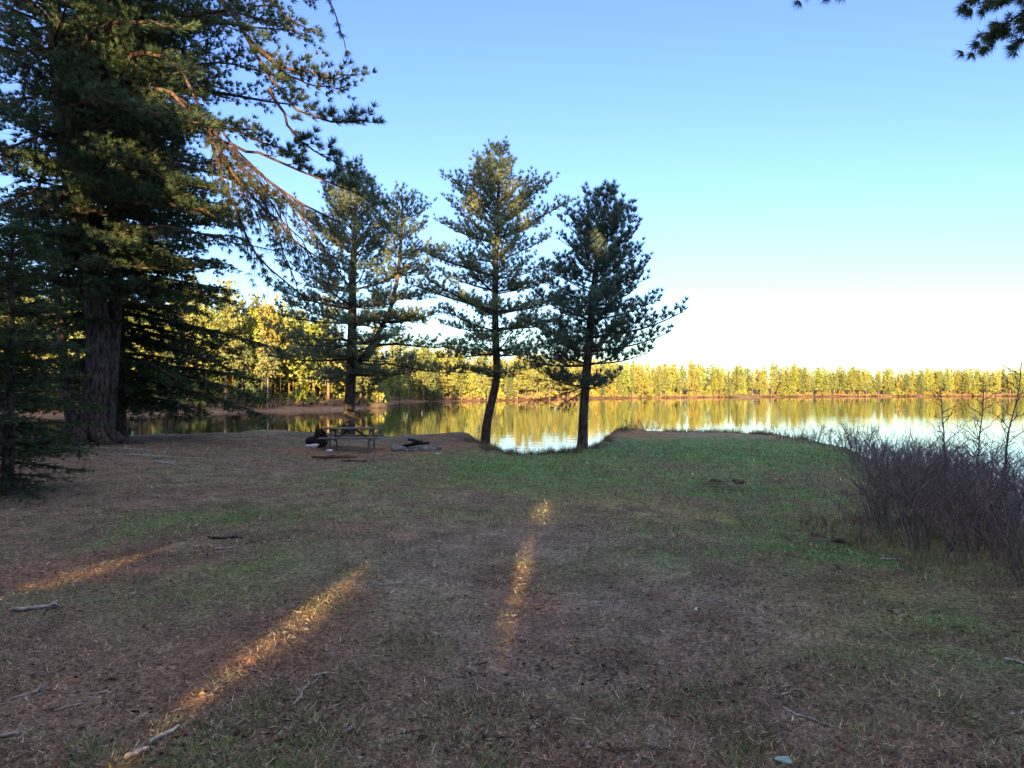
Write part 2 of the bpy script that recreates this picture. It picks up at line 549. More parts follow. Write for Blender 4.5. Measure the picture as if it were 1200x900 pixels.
# ------------------------------------------------------------------ conifers
def resample(pts, rad, n):
    pts = np.asarray(pts, float); rad = np.asarray(rad, float)
    s = np.concatenate([[0], np.cumsum(np.linalg.norm(np.diff(pts, axis=0), axis=1))])
    # smooth parameterisation by a Catmull-like cubic through cumulative length
    t = np.linspace(0, s[-1], n)
    out = np.stack([np.interp(t, s, pts[:, k]) for k in range(pts.shape[1])], 1)
    for _ in range(2):
        out[1:-1] = 0.25 * out[:-2] + 0.5 * out[1:-1] + 0.25 * out[2:]
    return out, np.interp(t, s, rad)


def bough(tb, lv, p0, az, L, e0, e1, st, r0, n=8, sag=0.0, twl=None):
    """one branch with its side twigs and needle tufts; st is the style of the tree"""
    az += 0.0
    ts = np.linspace(0, 1, n)
    el = e0 + (e1 - e0) * ts ** 1.3
    azs = az + np.cumsum(rng.normal(0, 0.07, n))
    step = L / (n - 1)
    d = np.stack([np.cos(el) * np.cos(azs), np.cos(el) * np.sin(azs), np.sin(el)], 1)
    pts = np.vstack([p0, p0 + np.cumsum(d[:-1] * step, axis=0)])
    foliate(tb, lv, pts, L, st, r0, twl)


def foliate(tb, lv, pts, L, st, r0, twl=None, start=None):
    n = len(pts)
    rad = np.linspace(r0, max(0.25 * r0, 0.004), n)
    tb.add(pts, rad, 5 if r0 > 0.03 else 4, cap=False)
    seg = unit(np.gradient(pts, axis=0))
    bare = st['bare'] if start is None else start
    m = max(3, int(L * (1 - bare) / st['gap']))
    tt = np.linspace(bare, 1.0, m) + rng.uniform(-.03, .03, m)
    tt = np.clip(tt, 0, 1)
    side = 1
    TP, TD = [], []
    for t in tt:
        f = t * (n - 1); i = min(int(f), n - 2); fr = f - i
        p = pts[i] * (1 - fr) + pts[i + 1] * fr
        dr = unit(seg[i] * (1 - fr) + seg[i + 1] * fr)
        for side in ((1, -1) if rng.random() < st.get('pair', .7) else (rng.choice((1, -1)),)):
            ang = side * rng.uniform(*st['tang'])
            ca, sa = math.cos(ang), math.sin(ang)
            q = np.array([dr[0] * ca - dr[1] * sa, dr[0] * sa + dr[1] * ca, dr[2] * 0.6 + rng.normal(st['tup'], 0.15)])
            q = unit(q)
            tl = (twl or st['twl']) * rng.uniform(.55, 1.15) * (1.1 - 0.65 * t) * min(1.0, 0.35 + L / 3.0)
            k = 4
            u = np.linspace(0, 1, k)[:, None]
            curve = np.array([0, 0, st['tcurve'] * tl])[None] * u ** 2
            w = p + q * tl * u + curve + rng.normal(0, 0.03 * tl, (k, 3)) * u
            tb.add(w, np.linspace(st['tr'], st['tr'] * .45, k), 3, cap=False)
            nt_ = max(1, int(tl / st['tsp']))
            uu = np.linspace(st.get('tstart', .3), 1.0, nt_) if nt_ > 1 else np.array([1.0])
            for x in uu:
                if rng.random() < st.get('skip', 0.0): continue
                fi = x * (k - 1); ii = min(int(fi), k - 2)
                pp = w[ii] + (w[ii + 1] - w[ii]) * (fi - ii)
                off = rng.normal(0, st['scat'], 3) * (1 if x < 1 else .3)
                off[2] *= st.get('zscat', .6)
                TP.append(pp + off); TD.append(unit(w[ii + 1] - w[ii]) + np.array([0, 0, st['up']]) + off * .5)
    TP.append(pts[-1]); TD.append(seg[-1] + np.array([0, 0, st['up']]))
    lv.tufts(np.array(TP), np.array(TD), st['k'], st['nl'], st['nw'], st['spread'], st.get('flat', 1.0), st.get('col', (1, 1, 1)), st.get('var', .3))


WHITE = dict(bare=.15, gap=.16, tang=(.6, 1.15), tup=.12, twl=.95, tcurve=.25, tr=.006, tsp=.10, scat=.07, up=.4, k=24, nl=.19, nw=.0068, spread=.55, var=.35)
RED = dict(bare=.15, gap=.14, tang=(.5, 1.0), tup=.18, twl=.75, tcurve=.5, tr=.009, tsp=.13, tstart=.45, scat=.05, up=.7, k=30, nl=.21, nw=.0075, spread=.6, var=.35)
BIG = dict(bare=.12, gap=.19, tang=(.6, 1.2), tup=.05, twl=1.25, tcurve=.12, tr=.008, tsp=.10, scat=.09, up=.3, k=20, nl=.18, nw=.0085, spread=.6, var=.4)
POM = dict(bare=.2, gap=.18, tang=(.5, 1.0), tup=.05, twl=.85, tcurve=.25, tr=.010, tsp=.16, tstart=.6, scat=.03, up=.45, k=44, nl=.22, nw=.0055, spread=.75, var=.35)
SPARSE = dict(bare=.1, gap=.15, tang=(.5, 1.2), tup=-.25, twl=1.2, tcurve=-.25, tr=.009, tsp=.22, tstart=.4, scat=.06, up=.1, k=24, nl=.18, nw=.006, spread=.75, skip=.3, var=.35)
HEM = dict(bare=.12, gap=.16, tang=(.6, 1.1), tup=-.05, twl=.85, tcurve=-.22, tr=.006, tsp=.09, scat=.05, zscat=.3, up=-.25, k=13, nl=.17, nw=.017, spread=.8, flat=.45, var=.4)
FIR = dict(bare=.08, gap=.13, tang=(.6, 1.1), tup=.0, twl=.6, tcurve=-.1, tr=.006, tsp=.07, scat=.035, zscat=.4, up=0., k=11, nl=.10, nw=.007, spread=.8, flat=.6, var=.4)


def conifer(name, label, cat, Y, stem, rad, prof, st, leaf, bark, gap, per, e_top, e_bot, e1, r_k=0.016, group=None, skip=None, extra=None, zlook=None, root=0.0, depth=1.0, forks=(), wide=1.0):
    """stem: picture points of the trunk at depth Y; prof: (py, left px, right px) reach of the boughs at that height"""
    P = np.array([pix(a, b, Y) for a, b in stem]); Rr = np.array(rad) / F * Y
    base = P[0].copy(); base[2] = gz(base[0], base[1]) - 0.03
    P[0, 2] = base[2] - 0.15
    tr = empty(name, base, label, cat, group)
    tb, lv = Tubes(), Leaves()
    for (stem_p, stem_r, prf) in [(P, Rr, prof)] + [(np.array([pix(a, b, Y + dy) for a, b, dy in s]), np.array(r) / F * Y, p) for s, r, p in forks]:
        sp, sr = resample(stem_p, stem_r, 40)
        flare = 1 + root * np.exp(-np.maximum(sp[:, 2] - base[2], 0) / 0.35) if stem_p is P else 1
        tb.add(sp, sr * flare, 14)
        pr = np.array(prf, float)
        zz = CAMZ - (pr[:, 0] - HY) / F * Y
        LL = wide * pr[:, 1] / F * Y; RR = wide * pr[:, 2] / F * Y
        o = np.argsort(zz); zz, LL, RR = zz[o], LL[o], RR[o]
        z = zz[0]; ztop = zz[-1]
        while z < ztop - 0.05:
            fr = (z - zz[0]) / (ztop - zz[0])
            i0 = np.interp(z, sp[:, 2], np.arange(len(sp)))
            c = np.array([np.interp(i0, np.arange(len(sp)), sp[:, k]) for k in range(3)])
            rc = np.interp(i0, np.arange(len(sp)), sr)
            a0 = rng.uniform(0, 6.28)
            for b in range(per):
                az = a0 + b * 6.283 / per + rng.normal(0, .25)
                w = (1 + math.cos(az)) / 2
                L = (np.interp(z, zz, LL) * (1 - w) + np.interp(z, zz, RR) * w) * rng.uniform(.62, 1.22) * (depth + (1 - depth) * abs(math.cos(az)))
                if L < 0.12: L = 0.12
                if skip is not None and rng.random() < skip: continue
                e0 = e_bot + (e_top - e_bot) * fr ** 1.4 + rng.normal(0, .1)
                bough(tb, lv, c + np.array([0, 0, rng.uniform(-.12, .12)]), az, L, e0, e0 + e1 * (0.4 + 0.6 * (1 - fr)) + rng.normal(0, .08), st, max(.008, min(rc * .5, r_k * L + .004)))
            z += gap * rng.uniform(.75, 1.25) * (0.55 + 0.45 * (1 - fr))
        # leader
        top = sp[-1]
        lv.tufts(np.array([top - [0, 0, .12], top, top + [0, 0, .08]]), np.array([[0, 0, 1.]] * 3), st['k'], st['nl'], st['nw'], .5, 1, st.get('col', (1, 1, 1)))
    if extra: extra(tb, lv, base)
    link("trunk", tb.mesh("trunk", base), bark, tr)
    link("crown", lv.mesh("crown", base), leaf, tr)
    return tr, base


Y_NOISE = .3


def img_limb(tb, lv, pts, r0, st, twl=None, start=0.1, L=None):
    """a limb laid through picture points (px, py, depth)"""
    P = np.array([pix(*p) for p in pts])
    p, r = resample(P, np.linspace(r0, r0 * .3, len(P)), 14)
    p = p + rng.normal(0, .03 * min(1, r0 / .05), p.shape) + np.cumsum(rng.normal(0, .035 * min(1, r0 / .05), p.shape), 0) * (Y_NOISE if r0 < .031 else 1)
    ln = np.linalg.norm(np.diff(p, axis=0), axis=1).sum()
    foliate(tb, lv, p, L or ln, st, r0, twl, start)


# three pines standing at the water
def dead_left(tb, lv, base):
    st = dict(RED); st.update(k=10, col=(2.6, 1.0, .7), skip=.3, up=-.1, tup=-.1, tcurve=-.1)
    for s in ((688, 440, 640, 448, 612, 440), (687, 452, 650, 465, 625, 468), (687, 458, 655, 478, 640, 472)):
        img_limb(tb, lv, [(s[0], s[1], 23.2), (s[2], s[3], 22.8), (s[4], s[5], 22.5)], .022, st, .6)


conifer("pine_tree", "tall pine with bent lower trunk, middle one of the lakeside pines", "tree", 27.5,
        [(567, 519), (571, 490), (578, 465), (583, 440), (581, 400), (580, 360), (581, 300), (584, 230), (586, 174)], [6.0, 5, 4.7, 4.6, 4.2, 3.9, 3.2, 2, .6],
        [(172, 2, 2), (190, 10, 9), (206, 20, 17), (225, 34, 26), (248, 50, 46), (270, 54, 70), (295, 58, 66), (318, 66, 60), (345, 86, 60), (372, 84, 64), (400, 78, 68), (425, 80, 66), (438, 30, 30)],
        WHITE, M['pine'], M['bark'], .8, 6, .85, -.04, .24, root=.3, wide=1.25)

conifer("pine_tree", "dark straight pine with upswept bushy tufts, rightmost of the lakeside pines", "tree", 23.2,
        [(682, 527), (684, 480), (688, 430), (692, 380), (697, 330), (702, 280), (708, 250), (712, 222)], [6.2, 5.2, 5, 4.6, 3.6, 2.6, 1.5, .6],
        [(226, 6, 6), (236, 16, 13), (250, 24, 22), (266, 32, 34), (282, 38, 46), (298, 44, 54), (315, 52, 66), (340, 56, 68), (365, 56, 84), (390, 66, 92), (415, 74, 84), (438, 72, 80), (452, 55, 40)],
        RED, M['redpine'], M['bark'], .58, 6, .75, .02, .45, root=.3, extra=dead_left, wide=1.05)


def t1_limbs(tb, lv, base):
    for pts, r in (([(413, 428, 29), (450, 425, 28.5), (500, 436, 28), (556, 438, 27.6)], .06), ([(413, 415, 29), (440, 400, 29), (490, 405, 28.6), (560, 402, 28.4)], .06),
                   ([(414, 370, 29), (460, 378, 28.5), (520, 368, 28)], .05), ([(412, 462, 29), (430, 458, 28.8), (455, 442, 28.6)], .035),
                   ([(412, 400, 29), (370, 395, 28.5), (315, 385, 28)], .05), ([(412, 360, 29), (380, 350, 28.5), (330, 362, 28)], .05)):
        img_limb(tb, lv, pts, r, WHITE, 1.1, .35)


conifer("pine_tree", "forked pine behind the picnic table with long level lower boughs", "tree", 29.0,
        [(408, 515), (411, 450), (413, 380), (413, 330), (416, 270), (418, 214)], [7, 6, 5.2, 4.2, 2.8, .8],
        [(212, 2, 2), (222, 20, 16), (240, 36, 34), (270, 50, 42), (300, 60, 45), (335, 66, 55), (365, 80, 70), (395, 80, 80), (420, 70, 70), (440, 40, 60)],
        WHITE, M['pine'], M['bark'], .85, 6, .9, -.1, .3, root=.3, extra=t1_limbs, wide=1.15,
        forks=[([(414, 432, 0), (436, 405, .2), (458, 362, .3), (467, 320, .4), (470, 280, .4), (472, 236, .4)], [3.2, 3, 2.6, 2.2, 1.6, .6],
                [(234, 2, 2), (244, 20, 18), (265, 30, 40), (290, 34, 48), (320, 34, 52), (350, 26, 60), (372, 18, 46)])])


# the old pine at the left and its neighbours
LIMBS = Tubes()


def p1_limbs(tb, lv, base):
    # buttress roots
    for a in np.linspace(0, 6.28, 8)[:-1] + .3:
        l = rng.uniform(1.0, 1.7)
        u = np.linspace(0, 1, 6)
        q = base + np.stack([np.cos(a + .3 * u) * (.3 + l * u), np.sin(a + .3 * u) * (.3 + l * u), .42 * (1 - u) ** 2.2 - .06 * u], 1)
        tb.add(q, np.linspace(.26, .05, 6), 8)
    tb = LIMBS
    Y = 19.5
    D = dict(BIG); D.update(gap=.3)
    DR = dict(SPARSE); DR.update(gap=.2, skip=.45, tr=.011, tup=-.5, tcurve=-.35, twl=.9)
    for i in range(6):
        x0, y0 = random.uniform(225, 330), random.uniform(130, 225)
        img_limb(tb, lv, [(x0, y0, Y - 3), (x0 + random.uniform(20, 50), y0 + random.uniform(30, 60), Y - 3.2), (x0 + random.uniform(50, 110), y0 + random.uniform(75, 135), Y - 3.3)], random.uniform(.02, .034), DR, random.uniform(.6, 1.1), .1)
    img_limb(tb, lv, [(70, 110, Y), (110, 30, Y - 1), (150, 24, Y - 1.5), (215, 30, Y - 2.5)], .11, D)
    img_limb(tb, lv, [(75, 170, Y), (140, 60, Y - 1), (185, 55, Y - 2), (212, 85, Y - 2.5), (222, 120, Y - 2.8), (240, 150, Y - 3)], .10, D)
    S = dict(SPARSE)
    img_limb(tb, lv, [(80, 200, Y), (170, 90, Y - 1), (215, 110, Y - 2), (245, 150, Y - 3), (285, 190, Y - 3), (335, 222, Y - 3), (400, 262, Y - 3.2)], .085, S, 1.5, .35)
    img_limb(tb, lv, [(232, 140, Y - 3), (265, 190, Y - 3.2), (300, 240, Y - 3.4), (350, 285, Y - 3.4), (410, 318, Y - 3.4)], .05, S, 1.3, .15)
    img_limb(tb, lv, [(240, 140, Y - 3), (260, 220, Y - 3), (290, 290, Y - 3), (330, 330, Y - 3), (385, 350, Y - 3)], .045, S, 1.2, .15)
    img_limb(tb, lv, [(240, 160, Y - 3), (300, 180, Y - 3), (355, 205, Y - 3), (420, 225, Y - 3), (440, 250, Y - 3)], .045, POM, 1.0, .3)
    img_limb(tb, lv, [(66, 40, Y), (200, -60, Y - 2), (270, 0, Y - 3), (292, 45, Y - 3.2), (312, 85, Y - 3.4), (335, 125, Y - 3.5), (378, 160, Y - 3.5), (425, 132, Y - 3.5)], .085, POM, .95, .55)
    img_limb(tb, lv, [(318, 105, Y - 3.4), (345, 160, Y - 3.4), (390, 190, Y - 3.4), (415, 205, Y - 3.4)], .04, POM, .9, .2)
    img_limb(tb, lv, [(300, 55, Y - 3.2), (330, 75, Y - 3), (380, 88, Y - 3), (418, 82, Y - 3)], .05, BIG, 1.0, .2)
    img_limb(tb, lv, [(290, 40, Y - 3.2), (320, 70, Y - 2.8), (360, 100, Y - 2.6), (405, 98, Y - 2.6)], .04, BIG, .9, .2)
    img_limb(tb, lv, [(230, -60, Y - 3), (300, -20, Y - 3.2), (340, 15, Y - 3.2), (370, 30, Y - 3.2)], .05, BIG, .9, .3)
    img_limb(tb, lv, [(270, -50, Y - 3), (370, -30, Y - 3.2), (390, 10, Y - 3.2), (400, 40, Y - 3.2), (406, 66, Y - 3.2)], .03, SPARSE, .4, .5)
    # long level boughs towards the right
    img_limb(tb, lv, [(78, 190, Y), (140, 180, Y - 1), (200, 205, Y - 2), (262, 214, Y - 2.5)], .08, BIG)
    img_limb(tb, lv, [(85, 230, Y), (150, 240, Y - 1), (220, 245, Y - 1.5), (270, 262, Y - 2)], .08, BIG)
    img_limb(tb, lv, [(70, 130, Y), (120, 115, Y - 2), (180, 140, Y - 3), (240, 150, Y - 4)], .08, BIG)
    img_limb(tb, lv, [(68, 90, Y), (130, 70, Y + 2), (200, 95, Y + 3), (270, 110, Y + 4)], .08, BIG)
    img_limb(tb, lv, [(66, 60, Y), (140, 10, Y + 1), (210, 10, Y + 2), (290, 40, Y + 3)], .08, BIG)
    for q in ([(72, 130, Y), (160, 80, Y + .5), (250, 70, Y + 1), (330, 95, Y + 1)], [(74, 150, Y), (170, 130, Y), (260, 140, Y), (345, 175, Y)],
              [(80, 200, Y), (170, 190, Y - .5), (250, 195, Y - 1), (330, 232, Y - 1)], [(66, 60, Y), (170, 20, Y), (270, 10, Y - .5), (350, 35, Y - 1)],
              [(66, 50, Y), (160, -30, Y), (260, -40, Y - .5), (360, 0, Y - 1)], [(84, 220, Y), (170, 230, Y - .5), (240, 250, Y - 1), (300, 262, Y - 1)]):
        img_limb(tb, lv, q, .07, BIG, 1.3)
    img_limb(tb, lv, [(95, 280, Y), (180, 270, Y - 1), (260, 285, Y - 2), (310, 300, Y - 2)], .05, SPARSE, .9)
    for s in ((20, 10, -10), (50, 60, 60), (105, 115, 130), (150, 165, 190), (195, 225, 255), (230, 265, 300), (265, 300, 350)):
        img_limb(tb, lv, [(80, s[0], Y), (40, s[1], Y - 1.5), (-30, s[2], Y - 3)][::1], .06, SPARSE, 1.4, .2)


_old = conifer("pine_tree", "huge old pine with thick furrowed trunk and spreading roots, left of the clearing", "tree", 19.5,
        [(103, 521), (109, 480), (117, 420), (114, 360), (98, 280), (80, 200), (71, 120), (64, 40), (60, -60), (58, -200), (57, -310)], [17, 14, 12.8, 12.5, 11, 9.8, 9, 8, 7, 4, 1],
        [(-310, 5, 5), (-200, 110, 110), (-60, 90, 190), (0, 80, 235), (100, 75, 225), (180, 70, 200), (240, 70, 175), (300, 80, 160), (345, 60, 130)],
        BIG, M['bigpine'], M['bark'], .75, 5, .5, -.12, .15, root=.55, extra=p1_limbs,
        forks=[([(90, 523, -.4), (80, 470, -.3), (74, 420, -.2), (66, 330, 0), (50, 230, .2)], [8, 6, 5, 4, 2.5], [(240, 30, 30), (330, 60, 40)]),
               ([(122, 519, .4), (128, 470, .5), (132, 410, .5), (138, 300, .5), (150, 150, .5), (158, 20, .5)], [11, 9, 8, 7, 5, 3], [(20, 50, 110), (150, 50, 110), (260, 45, 110), (330, 40, 100)])])
link("limbs", LIMBS.mesh("limbs", _old[1]), M['redbark'], _old[0])

conifer("hemlock_tree", "dark hemlock with drooping layered sprays, just right of the huge old pine", "tree", 22.5,
        [(138, 502), (138, 430), (136, 300), (134, 200), (133, 60), (132, -90)], [9, 8, 7, 5, 4, 1],
        [(-90, 3, 3), (60, 50, 70), (150, 80, 100), (230, 95, 115), (300, 100, 130), (350, 95, 160), (400, 80, 170), (440, 50, 165), (468, 20, 110)],
        HEM, M['hemlock'], M['bark'], .42, 6, .3, -.12, -.22, root=.4)

conifer("fir_tree", "low dark fir with boughs down to the ground at the left edge", "tree", 11.0,
        [(8, 588), (10, 520), (12, 420), (14, 330), (15, 262)], [7, 6, 4.5, 3, .8],
        [(262, 3, 3), (300, 30, 30), (340, 50, 48), (400, 66, 62), (460, 78, 74), (510, 84, 78), (545, 92, 84), (568, 80, 60)],
        FIR, M['hemlock'], M['bark'], .22, 6, .5, -.12, -.1)

conifer("fir_tree", "second dark fir farther back behind the low one, half cut by the left edge", "tree", 16.0,
        [(-38, 545), (-36, 460), (-35, 360), (-34, 250)], [6, 5, 3.5, 1],
        [(250, 3, 3), (300, 40, 46), (350, 75, 85), (420, 95, 110), (480, 100, 118), (515, 90, 100)],
        HEM, M['hemlock'], M['bark'], .5, 5, .4, -.12, -.15)


# the pine at the right whose bough hangs into the corner of the picture
def p5_limbs(tb, lv, base):
    Y = 6.0
    C = dict(POM); C.update(nl=.10, nw=.0026, k=70, tsp=.045, gap=.06, tstart=.1, tr=.004, scat=.06, up=-.1, tup=-.1, tcurve=-.15, spread=.95)
    img_limb(tb, lv, [(1700, -150, 3.5), (1400, -110, 5.0), (1260, -30, 5.8), (1188, 24, Y), (1158, 36, Y)], .03, C, .38, .64)
    img_limb(tb, lv, [(1400, -110, 5.0), (1270, -50, 5.6), (1200, -10, 5.8), (1142, 6, 5.8)], .02, C, .36, .5)
    img_limb(tb, lv, [(1400, -110, 5.0), (1240, -10, 5.9), (1204, 36, 6.0), (1192, 52, 6.0)], .02, C, .28, .64)
    E = dict(C); E.update(k=60, gap=.15, tsp=.1, twl=.2)
    img_limb(tb, lv, [(1400, -130, 5.2), (1150, -80, 6.0), (1015, -24, 6.2), (945, -6, 6.2)], .02, E, .25, .3)


conifer("pine_tree", "pine whose needled bough hangs into the upper right corner", "tree", 3.6,
        [(2150, 800), (2150, 300), (2160, -400), (2160, -1200), (2165, -2100)], [36, 30, 24, 16, 3],
        [(-2100, 10, 10), (-1700, 300, 300), (-1200, 420, 420), (-700, 420, 420), (-500, 300, 300)],
        BIG, M['bigpine'], M['redbark'], .9, 4, .6, .0, .2, extra=p5_limbs)

# ------------------------------------------------------------------ woods round the lake
def far_tree(kind, h, seed):
    """a tree of the opposite shore, trunk at the origin; returns trunk Tubes and crown Leaves"""
    r = np.random.default_rng(seed)
    tb, lv = Tubes(), Leaves()
    lean = r.normal(0, .012, 2) * h
    u = np.linspace(0, 1, 7)
    tr = np.stack([lean[0] * u ** 2, lean[1] * u ** 2, -0.4 + (h * .96 + .4) * u], 1)
    if kind == 'pine':
        tb.add(tr, np.linspace(.017 * h, .003 * h, 7), 6)
        z0 = h * r.uniform(.16, .34)
        P, D = [], []
        z = z0
        while z < h:
            fr = (z - z0) / (h - z0)
            reach = h * (.155 * (1 - fr) ** .55 + .012) * r.uniform(.45, 1.35)
            nb = r.integers(5, 9)
            for b in range(nb):
                az = r.uniform(0, 6.28); L = reach * r.uniform(.5, 1.15)
                m = max(2, int(L / .35))
                for t in np.linspace(.3, 1, m):
                    p = np.array([math.cos(az) * L * t, math.sin(az) * L * t, z + L * t * (.05 + .45 * fr) + r.normal(0, .12)])
                    for _ in range(2):
                        P.append(p + r.normal(0, .22, 3) * [1, 1, .5]); D.append([math.cos(az), math.sin(az), .55])
            tb.add(np.array([[0, 0, z], [math.cos(az) * L, math.sin(az) * L, z + L * .1]]), [.03, .012], 3)
            z += h * r.uniform(.030, .055)
        lv.tufts(np.array(P), np.array(D), 13, .42, .062, .9, var=.45)
        # bare dead snags under the crown
        for _ in range(5):
            az = r.uniform(0, 6.28); z = r.uniform(.15, .45) * h
            tb.add(np.array([[0, 0, z], [math.cos(az) * 1.1, math.sin(az) * 1.1, z - .1]]), [.03, .01], 3)
    elif kind == 'spruce':
        tb.add(tr, np.linspace(.016 * h, .003 * h, 7), 6)
        P, D = [], []
        for z in np.arange(.10 * h, h, .024 * h):
            fr = z / h
            reach = h * (.18 * (1 - fr) + .01)
            for b in range(6):
                az = r.uniform(0, 6.28); L = reach * r.uniform(.6, 1.1)
                for t in np.linspace(.3, 1, max(2, int(L / .4))):
                    P.append([math.cos(az) * L * t, math.sin(az) * L * t, z - .22 * L * t + r.normal(0, .1)]); D.append([math.cos(az), math.sin(az), -.1])
        lv.tufts(np.array(P), np.array(D), 6, .55, .10, .8, var=.35)
    else:   # thin broadleaved tree with a pale trunk and a loose crown
        tb.add(tr, np.linspace(.011 * h, .003 * h, 7), 6)
        P, D = [], []
        for b in range(26):
            az = r.uniform(0, 6.28); z = r.uniform(.3, .9) * h; L = h * .16 * r.uniform(.5, 1.2) * (1.2 - z / h)
            e = np.array([math.cos(az) * L, math.sin(az) * L, z + L * .9])
            tb.add(np.array([[0, 0, z], e * [.5, .5, 1] + [0, 0, -L * .4], e]), [.03, .02, .008], 3)
            for _ in range(16):
                P.append(e + r.normal(0, .5, 3)); D.append(r.normal(0, 1, 3))
        lv.tufts(np.array(P), np.array(D), 5, .45, .11, 1.0, var=.4)
    return tb, lv


PROTO = []
for kind, h, seed in (('pine', 16, 1), ('pine', 14, 2), ('pine', 17, 3), ('pine', 12.5, 4), ('spruce', 11, 5), ('spruce', 14, 6), ('birch', 12, 7), ('birch', 10, 8), ('pine', 15, 9), ('pine', 13, 10), ('pine', 16, 12), ('pine', 11, 14)):
    tb, lv = far_tree(kind, h, seed)
    PROTO.append((kind, h, tb.mesh("trunk"), lv.mesh("crown")))
    PROTO[-1][2].materials.append(M['birch'] if kind == 'birch' else M['farbark'])
    PROTO[-1][3].materials.append({'pine': M['farpine'], 'spruce': M['fardark'], 'birch': M['farleaf']}[kind])
KN = {'pine': ("pine_tree", "tall yellow-green pine", "tree"), 'spruce': ("spruce_tree", "dark pointed spruce", "tree"), 'birch': ("birch_tree", "thin pale-trunked birch", "tree")}


def plant(px, Y, i, sc, where, group):
    kind, h, tm, cm = PROTO[i]
    x = (px - CX) / F * Y
    nm, lb, ct = KN[kind]
    e = empty(nm, (x, Y, gz(x, Y) - .05), lb + " " + where, ct, lb + "s " + where, random.uniform(0, 6.28))
    e.scale = (sc * random.uniform(.9, 1.15),) * 2 + (sc,)
    for n_, me in (("trunk", tm), ("crown", cm)):
        o = bpy.data.objects.new(n_, me); COL.objects.link(o); o.parent = e
    return e


# near part of the opposite shore, behind the left pines
for k in range(74):
    px = -60 + 505 * (k + random.uniform(-.4, .4)) / 73
    Y = float(np.interp(px, FAR[:, 0], FAR[:, 1])) + random.choice((1.5, 3, 6, 10, 15, 22))
    i = random.choices(range(12), (2, 2, 1.5, 2, 1, 1, 3, 2, 1.5, 1.5, 1.5, 2))[0]
    plant(px, Y, i, random.triangular(.5, 1.12, .95) * (1 - .38 * float(sstep(350, 440, px))), "on the left shore across the narrow water", None)
for k in range(62):
    px = 446 + 300 * (k + random.uniform(-2, 2)) / 61
    Y = float(np.interp(px, FAR[:, 0], FAR[:, 1])) + random.choice((1.5, 3.5, 7, 12))
    i = random.choices(range(12), (2, 2, 2, 2, 1.5, 1.2, 1.5, 1.5, 2, 2, 2, 2))[0]
    plant(px, Y, i, random.triangular(.45, 1.1, .9), "on the far shore behind the lakeside pines", None)
for k in range(120):
    px = 745 + 480 * (k + random.uniform(-2.5, 2.5)) / 119
    Y = float(np.interp(px, FAR[:, 0], FAR[:, 1])) + random.choice((2, 4, 7, 11, 16, 24))
    i = random.choices(range(12), (2, 2, 2, 2, 1.6, 1.2, 1.2, 1.2, 2, 2, 2, 2))[0]
    plant(px, Y, i, random.triangular(.5, 1.05, .95), "on the open far shore at the right", None)


def far_wood():
    V, C = [], []
    tb = Tubes()
    for k in range(1750):
        low = k >= 1250                      # undergrowth between the trunks
        px = random.uniform(-420, 1420)
        back = random.uniform(2.5, 16) if low else random.choice((5, 8, 12, 17, 24, 34, 48)) + random.uniform(-2, 2)
        Y = float(np.interp(px, FAR[:, 0], FAR[:, 1])) + back
        x = (px - CX) / F * Y
        z0 = gz(x, Y)
        h = random.uniform(1.2, 4.5) if low else random.triangular(9, 16, 14)
        h *= 1 - .4 * float(sstep(340, 430, px) * sstep(462, 450, px))
        n = 60 if low else 105
        bot = 0 if low or back > 14 else .2
        zz = rng.beta(1.4, 1.2, n) * (1 - bot) + bot
        rr = (random.uniform(.8, 2.0) if low else h * random.uniform(.10, .16)) * (1.05 - zz) ** .6 * np.sqrt(rng.random(n)) * 1.25
        a = rng.uniform(0, 6.28, n)
        P = np.stack([x + rr * np.cos(a), Y + rr * np.sin(a), z0 + zz * h], 1)
        tone = np.array(random.choice(((1, 1, 1), (.95, 1, .9), (.6, .75, .75), (1.05, .85, .85), (.8, .95, .8)))) * random.uniform(.75, 1.15)
        lv = Leaves(); lv.tufts(P, np.stack([np.cos(a), np.sin(a), .6 + 0 * a], 1), 6, .72, .13, .9, col=tone, var=.35)
        V += lv.v; C += lv.c
        if low: continue
        w = random.uniform(.05, .10); q = np.array([x, Y, z0]); ln = np.array([random.uniform(-.6, .6), 0, h * .9])
        for dx in ((w, 0, 0), (0, w, 0)):
            dx = np.array(dx)
            V.append(np.array([q - dx - [0, 0, .3], q + dx - [0, 0, .3], q + ln])); C.append(np.tile(np.array([1.0, .72, 1.0]) * random.uniform(.5, 1.2), (3, 1)))
    o = link("forest", tri_mesh("forest", np.concatenate(V), np.concatenate(C)), M['farpine'])
    tag(o, "wood behind the first trees along the far shore", "forest", kind="stuff")
    V, C = [], []
    for k in range(1500):       # bare brush along the far water margin
        px = random.uniform(-100, 1300)
        Y = float(np.interp(px, FAR[:, 0], FAR[:, 1])) + random.uniform(1.5, 9)
        x = (px - CX) / F * Y
        z0 = gz(x, Y)
        lv = Leaves(); m = 5
        lv.tufts(np.tile([x, Y, z0], (m, 1)) + rng.normal(0, .5, (m, 3)) * [1, 1, .1], np.tile([0, 0, 1.], (m, 1)), 5, random.uniform(.5, 1.2), .04, .45, col=(0.30, 0.185, .11), var=.35)
        V += lv.v; C += lv.c
    o = link("shore_brush", tri_mesh("shore_brush", np.concatenate(V), np.concatenate(C)), M['blade'])
    tag(o, "rusty bare brush along the far water margin", "brush", kind="stuff")


far_wood()


